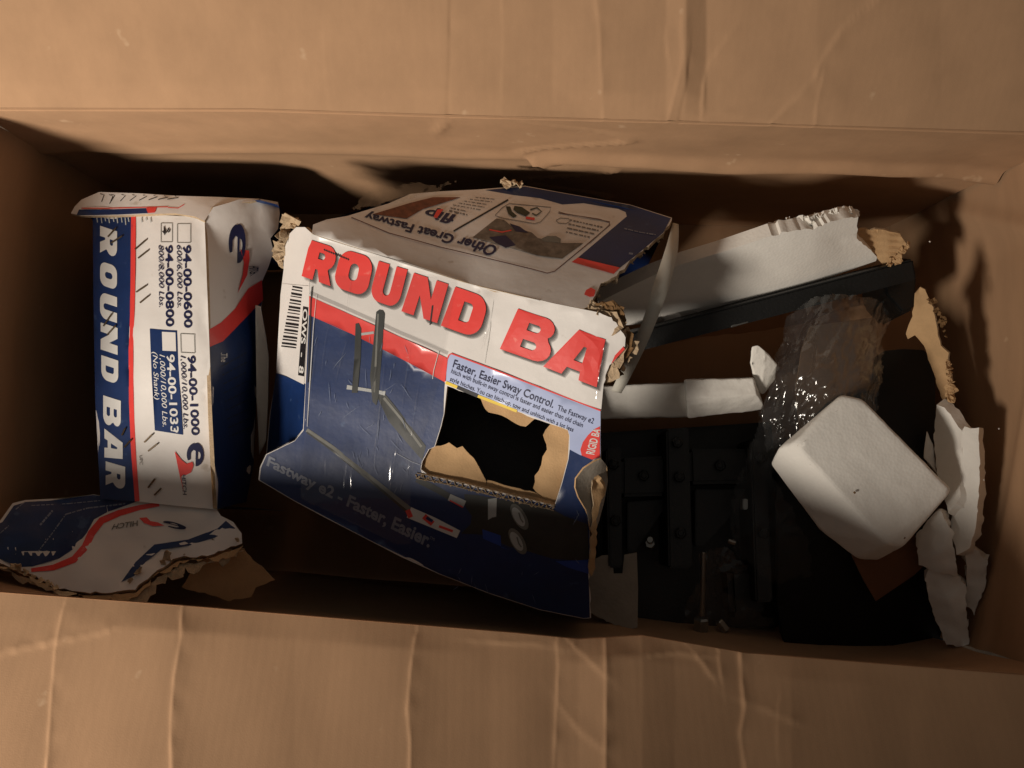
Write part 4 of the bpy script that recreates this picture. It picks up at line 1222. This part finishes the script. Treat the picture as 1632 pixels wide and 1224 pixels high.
# the big block
def blk(x, y, z): return P(x, y, z)
block = foam_mesh("foam_block", [blk(1340, 628, .322), blk(1376, 636, .324), blk(1518, 781, .314), blk(1440, 872, .302), blk(1412, 866, .307), blk(1266, 706, .320), blk(1238, 716, .296), blk(1226, 740, .272), blk(1305, 846, .262), blk(1366, 893, .260), blk(1398, 894, .264), blk(1340, 640, .25), blk(1500, 790, .25)], .0045, 6, .0004, 60)
tag(block, "big rounded white foam block tilted on top of the black metal", "foam block")
for x, y in ((1459, 738), (1441, 857), (1376, 653), (1362, 785)):
    rod("dark_speck", P(x, y, .3155 if y < 800 else .3045), P(x, y, .3165 if y < 800 else .3055), .0012, M_FLUTED, block, 8)
# fragments along the right wall
frag = thing("foam_plate", "broken upright foam plate against the right carton wall, its right edge lit", "foam plate")
S_FR = Surf([(1493, 645, .285), (1531, 685, .30), (1533, 710, .302), (1527, 793, .298), (1508, 814, .288), (1488, 699, .26)], lambda x, y: .002 * noise.noise(Vector((x / 14, y / 14, 3))))
sheet("plate_face", S_FR, rough([(1493, 645), (1505, 650), (1515, 660), (1524, 675), (1533, 686), (1534, 710), (1530, 793), (1512, 818), (1493, 753), (1488, 699)], 6, 1.2, True, 81), FOAM3, frag, step=9, thick=.012)
S_FE = Surf([(1533, 686, .303), (1560, 681, .314), (1561, 771, .310), (1553, 850, .302), (1522, 882, .288), (1514, 832, .284), (1530, 760, .298)], lambda x, y: .0007 * noise.noise(Vector((x / 12, y / 16, 5))))
sheet("plate_edge", S_FE, rough([(1533, 686), (1537, 680), (1548, 683), (1560, 681), (1561, 720), (1561, 771), (1557, 820), (1553, 850), (1545, 874), (1524, 884), (1514, 832), (1529, 793), (1532, 740)], 6, 1.2, True, 145), FOAM3, frag, step=6, thick=.014)
tag(foam_mesh("foam_sliver", [P(1477, 686, .262), P(1486, 708, .26), P(1494, 755, .258), P(1472, 730, .256), P(1478, 700, .23), P(1488, 750, .23)], .0015, 3), "thin grey foam sliver tucked between the block and the upright plate", "foam sliver")
def shard(outline, zs, thick, seed, label, cat="foam chunk"):
    sf_ = Surf(zs, lambda x, y: .0022 * noise.noise(Vector((x / 16, y / 16, seed))) + .0010 * noise.noise(Vector((x / 5, y / 5, seed))))
    o = sheet("foam_chunk", sf_, rough(outline, 5, 1.5, True, seed), FOAM3, None, step=6, thick=thick)
    return tag(o, label, cat)
shard([(1497, 812), (1510, 835), (1521, 850), (1518, 860), (1523, 890), (1527, 919), (1505, 914), (1486, 910), (1464, 900), (1459, 854), (1478, 830)], [(1497, 812, .292), (1521, 850, .296), (1527, 919, .280), (1464, 900, .262), (1459, 854, .268), (1495, 870, .290)], .012, 141, "torn foam chunk just below the right corner of the foam block")
shard([(1480, 906), (1505, 912), (1527, 917), (1539, 933), (1541, 980), (1545, 1026), (1528, 1030), (1508, 1028), (1498, 1003), (1488, 980), (1474, 925)], [(1480, 906, .262), (1539, 933, .272), (1545, 1026, .258), (1508, 1028, .250), (1488, 980, .245), (1515, 965, .268)], .012, 142, "lowest long foam chunk pointing down to the front wall")
shard([(1538, 872), (1560, 877), (1563, 886), (1574, 892), (1570, 936), (1560, 958), (1553, 981), (1545, 968), (1536, 966), (1541, 929)], [(1538, 872, .286), (1572, 893, .284), (1569, 936, .274), (1552, 981, .262), (1537, 965, .258)], .010, 143, "jagged foam chunk nearest the right wall beside the lowest chunk")
tag(foam_mesh("foam_sliver", [P(1574, 921, .262), P(1589, 912, .265), P(1591, 916, .262), P(1576, 926, .26), P(1582, 919, .255)], .0006, 1), "tiny foam splinter sticking out towards the right wall", "foam sliver")
# crumbs stuck to the right wall and back wall
for k, (x, y, z) in enumerate(((1592, 683, .335), (1568, 765, .325), (1482, 385, .272))):
    tag(foam_mesh("foam_crumb", [P(x, y, z) + Vector(d) * .0016 for d in ((1, 0, 0), (-1, 0, .2), (0, 1, 0), (0, -1, 0), (0, 0, 1), (.2, 0, -1))], .0003, 1),
        ("foam crumb on the right wall above the plate", "foam crumb on the right wall next to the upright plate", "foam crumb near the back right corner of the carton")[k], "foam crumb", "foam crumbs")

# ================================================================== metal and dark things on the right
# sheet of brown board under the metal
S_UB = Surf([(1005, 575, .10), (1440, 480, .15), (1480, 600, .14), (960, 690, .09), (1240, 640, .10)])
tag(sheet("board_sheet", S_UB, rough([(950, 560), (1260, 520), (1452, 462), (1492, 560), (1450, 640), (1240, 700), (950, 720)], 20, 2, True, 91), (M_KRAFT, M_KRAFT, M_FLUTE), None, thick=.004, step=30),
    "brown corrugated board lying under the black bar and the foam strip", "cardboard")
# long black spring bar
bar = thing("spring_bar", "long black square steel bar running along the foam sheet to the right", "steel bar")
def bar_face(poly, nm):
    vt = [P(*p) for p in poly]
    return vt
A0, B0 = P(990, 548, .214), P(1452, 428, .262)
dirb = (B0 - A0).normalized()
up = Vector((0, -.35, .94)); up = (up - dirb * up.dot(dirb)).normalized()
sd = dirb.cross(up).normalized()
vt = []
for c in (A0, B0):
    for u_, s_ in ((.011, .011), (.011, -.011), (-.011, -.011), (-.011, .011)):
        vt.append(c + up * u_ + sd * s_)
bm = bmesh.new()
bvs = [bm.verts.new(v) for v in vt]
for f in ((0, 1, 2, 3), (7, 6, 5, 4), (0, 4, 5, 1), (1, 5, 6, 2), (2, 6, 7, 3), (3, 7, 4, 0)):
    bm.faces.new([bvs[i] for i in f])
bmesh.ops.recalc_face_normals(bm, faces=bm.faces[:])
bmesh.ops.bevel(bm, geom=bm.edges[:], offset=.002, segments=2, affect='EDGES')
me = bpy.data.meshes.new("bar"); bm.to_mesh(me); bm.free()
finish(bpy.data.objects.new("bar", me), M_STEELBLK, bar)
prism("bar_lug", [(1405, 425), (1450, 416), (1462, 440), (1458, 492), (1440, 500), (1412, 470)], .245, .06, M_STEELBLK, bar, .003)
rod("pin", P(1165, 520, .238), P(1192, 512, .240), .0016, M_ZINC, bar)

# hitch head
head = thing("hitch_head", "black steel trailer hitch head with bolts lying right of the torn box", "hitch head")
prism("base_plate", [(950, 690), (1230, 672), (1240, 760), (1246, 1000), (1020, 1004), (955, 970)], .150, .05, M_STEELBLK, head, .003)
prism("side_plate", [(966, 715), (990, 712), (992, 905), (970, 905)], .205, .09, M_STEELBLK, head, .002)
prism("side_plate", [(1062, 684), (1098, 680), (1104, 905), (1066, 905)], .210, .10, M_STEELBLK, head, .002)
prism("side_plate", [(1196, 700), (1220, 700), (1232, 960), (1205, 960)], .205, .09, M_STEELBLK, head, .002)
prism("cross_tube", [(990, 730), (1062, 726), (1062, 790), (990, 792)], .190, .06, M_STEELBLK, head, .004)
prism("cross_tube", [(1098, 715), (1196, 715), (1200, 770), (1100, 772)], .188, .06, M_STEELBLK, head, .004)
prism("end_cap", [(1160, 905), (1215, 905), (1220, 985), (1165, 985)], .182, .05, M_STEELBLK, head, .006)
b1 = rod("bolt", P(1036, 866, .16), P(1036, 866, .196), .0062, M_ZINC, head, 6)
rod("bolt_tip", P(1036, 862, .196), P(1036, 860, .207), .0038, M_ZINC, b1, 10)
b2 = rod("bolt", P(1121, 880, .190), P(1119, 982, .178), .0030, M_ZINC, head, 10)
rod("bolt_head", P(1118, 984, .176), P(1117, 1006, .172), .0085, M_ZINC, b2, 6)
rod("bolt", P(1145, 990, .170), P(1158, 1006, .17), .0050, M_ZINC, head, 6)
prism("bright_bit", [(1184, 795), (1192, 795), (1192, 812), (1184, 812)], .215, .012, M_ZINC, head, .0008)  # small highlight on the black metal, built as a bright zinc piece
rod("bright_bit", P(1160, 862, .185), P(1173, 866, .187), .003, M_ZINC, head, 8)
for k, (x, y, z) in enumerate(((978, 740, .206), (981, 830, .206), (1080, 705, .211), (1083, 760, .211), (1085, 850, .211), (1212, 730, .206), (1218, 850, .206), (1026, 758, .191), (1148, 742, .189))):
    hb = rod("hex_bolt", P(x, y, z), P(x, y, z + .006), .0062, M_STEELBLK, head, 6)
    rod("stud", P(x, y, z + .006), P(x, y, z + .011), .0030, M_STEELBLK, hb, 8)
prism("gusset", [(1000, 800), (1058, 796), (1058, 812), (1012, 880), (1000, 880)], .178, .012, M_STEELBLK, head, .001)
prism("gusset", [(1108, 780), (1190, 780), (1190, 796), (1122, 870), (1108, 870)], .176, .012, M_STEELBLK, head, .001)
S_HF = Surf([(1090, 870, .196), (1230, 870, .196), (1080, 1010, .172), (1240, 1010, .172)])
tag(film_patch("plastic_wrap", S_HF, 1070, 1240, 868, 1012, 3, .004, None, M_BAG, 8.8, rough([(1110, 880), (1160, 872), (1190, 900), (1150, 940), (1235, 990), (1200, 1008), (1080, 1004), (1095, 960), (1120, 920)], 9, 4, True, 95), 18),
    "scrap of clear plastic wrap over the bolts of the hitch head", "plastic wrap")
# grey card at the corner of the box
S_GC = Surf([(933, 928, .20), (1015, 882, .205), (1016, 1000, .205), (940, 975, .20)], lambda x, y: .0015 * noise.noise(Vector((x / 20, y / 20, 2))))
tag(sheet("grey_card", S_GC, [(931, 900), (960, 885), (976, 884), (978, 914), (992, 914), (995, 884), (1015, 881), (1017, 940), (1016, 1000)] + rough([(1005, 1003), (979, 996), (955, 985), (936, 975)], 6, 2, False, 97), (M_CARD, M_CARD, M_FLUTE), None, thick=.003, step=14),
    "dull grey notched card at the lower right corner of the torn box", "card")
# black panel under the foam block
S_BP = Surf([(1399, 562, .235), (1488, 579, .235), (1491, 700, .245), (1475, 780, .245), (1500, 1030, .19), (1245, 1022, .19), (1240, 760, .22), (1350, 800, .245)], lambda x, y: .003 * noise.noise(Vector((x / 60, y / 60, 4))))
tag(sheet("plastic_cover", S_BP, [(1399, 566), (1410, 559), (1440, 556), (1472, 558), (1486, 570), (1491, 620), (1491, 700), (1477, 740), (1478, 800), (1490, 900), (1502, 1000), (1504, 1034), (1380, 1034), (1250, 1026), (1238, 960), (1235, 800), (1240, 720), (1320, 640), (1392, 620)], (M_BLKPLAST,) * 3, None, thick=.03, step=20),
    "large matte black plastic cover under the foam block", "plastic cover")
# brown card corner peeping from under the block
S_BC = Surf([(1360, 880, .255), (1457, 850, .258), (1396, 958, .232), (1472, 900, .246)])
tag(sheet("card_corner", S_BC, [(1358, 886), (1390, 870), (1455, 845), (1474, 900), (1458, 916), (1396, 958), (1376, 924)], (mat("brown_card", (116, 78, 52), .85, .1, 40, .2, 300), M_KRAFT, M_KRAFT), None, thick=.0015, step=20),
    "dark brown card corner poking out under the foam block", "card")
# torn kraft pieces by the right wall
S_K1 = Surf([(1458, 468, .30), (1474, 461, .305), (1499, 551, .292), (1519, 618, .285), (1502, 637, .275), (1472, 551, .268), (1447, 541, .26)], lambda x, y: .003 * noise.noise(Vector((x / 12, y / 25, 2))))
k1 = sheet("torn_board", S_K1, rough([(1458, 468), (1466, 457), (1474, 461), (1488, 490), (1494, 525), (1499, 551), (1512, 562), (1511, 573), (1517, 600), (1519, 618), (1513, 640), (1502, 637), (1488, 596), (1472, 551), (1458, 534), (1447, 541), (1444, 532), (1454, 504)], 7, 1.4, True, 101), LINMATS, None, thick=.002, step=9)
tag(k1, "upright strip of torn kraft board against the right carton wall", "torn board")
flakes("torn_edge", [(1486, 480, .305), (1502, 510, .304), (1508, 540, .30)], .0026, 8, M_FLUTED, k1, 21, 3)
flakes("torn_edge", [(1511, 575, .293), (1514, 605, .291), (1516, 636, .288)], .0034, 16, M_LINER, k1, 22, 4)
S_K2 = Surf([(1367, 366, .29), (1436, 374, .285), (1426, 409, .27), (1400, 409, .265), (1367, 376, .284)], lambda x, y: .0012 * math.sin((y - x * .15) / 1.6))
k2 = sheet("torn_board", S_K2, rough([(1360, 365), (1400, 366), (1434, 372), (1445, 389), (1436, 400), (1426, 409), (1410, 426), (1403, 417), (1385, 395), (1364, 377)], 6, 1.2, True, 103), LINMATS, None, thick=.002, step=5)
tag(k2, "frayed corrugated board corner showing past the end of the foam sheet", "torn board")
flakes("torn_edge", [(1446, 386, .283), (1435, 405, .276), (1414, 424, .268)], .0038, 14, M_LINER, k2, 23, 5)

# clear plastic bag with brown board inside
bag = thing("plastic_bag", "crumpled clear plastic bag in the right half behind the foam block", "plastic bag")
BAGP = rough([(1254, 507), (1304, 480), (1344, 474), (1407, 484), (1418, 512), (1404, 533), (1402, 581), (1394, 650), (1370, 690), (1300, 700), (1222, 720), (1216, 660), (1232, 600), (1248, 545)], 12, 4, True, 111)
S_BAG = Surf([(1254, 507, .238), (1330, 500, .268), (1410, 490, .245), (1404, 540, .25), (1390, 650, .262), (1230, 690, .235), (1240, 580, .238), (1320, 600, .275)])
film_patch("film", S_BAG, 1210, 1424, 468, 724, 2.2, .0062, bag, M_BAG, 1.5, BAGP, 30)
S_BAG2 = Surf([(1254, 507, .225), (1330, 500, .245), (1410, 490, .23), (1390, 650, .24), (1230, 690, .215), (1320, 600, .25)])
film_patch("film", S_BAG2, 1216, 1416, 474, 716, 2.8, .0050, bag, M_BAG, 6.1, BAGP, 26)
S_BAG3 = Surf([(1215, 650, .232), (1262, 660, .25), (1230, 760, .236), (1200, 880, .215), (1290, 900, .225), (1180, 760, .218)])
film_patch("film", S_BAG3, 1150, 1310, 640, 930, 3, .0035, bag, film_mat("bag_film_thin", (.93, .93, .93), .2, .010, .10, .02), 2.7, rough([(1212, 655), (1250, 648), (1238, 720), (1232, 760), (1290, 860), (1296, 915), (1230, 925), (1170, 880), (1165, 800), (1190, 730)], 12, 5, True, 113), 40)
S_BB = Surf([(1285, 530, .225), (1400, 520, .225), (1390, 660, .23), (1280, 680, .215)])
sheet("brown_insert", S_BB, [(1278, 555), (1292, 520), (1395, 505), (1398, 640), (1380, 680), (1275, 690), (1268, 620)], (mat("brown_insert", (92, 66, 46), .8, .2, 40, .2, 200), M_KRAFT, M_KRAFT), bag, thick=.002, step=30)
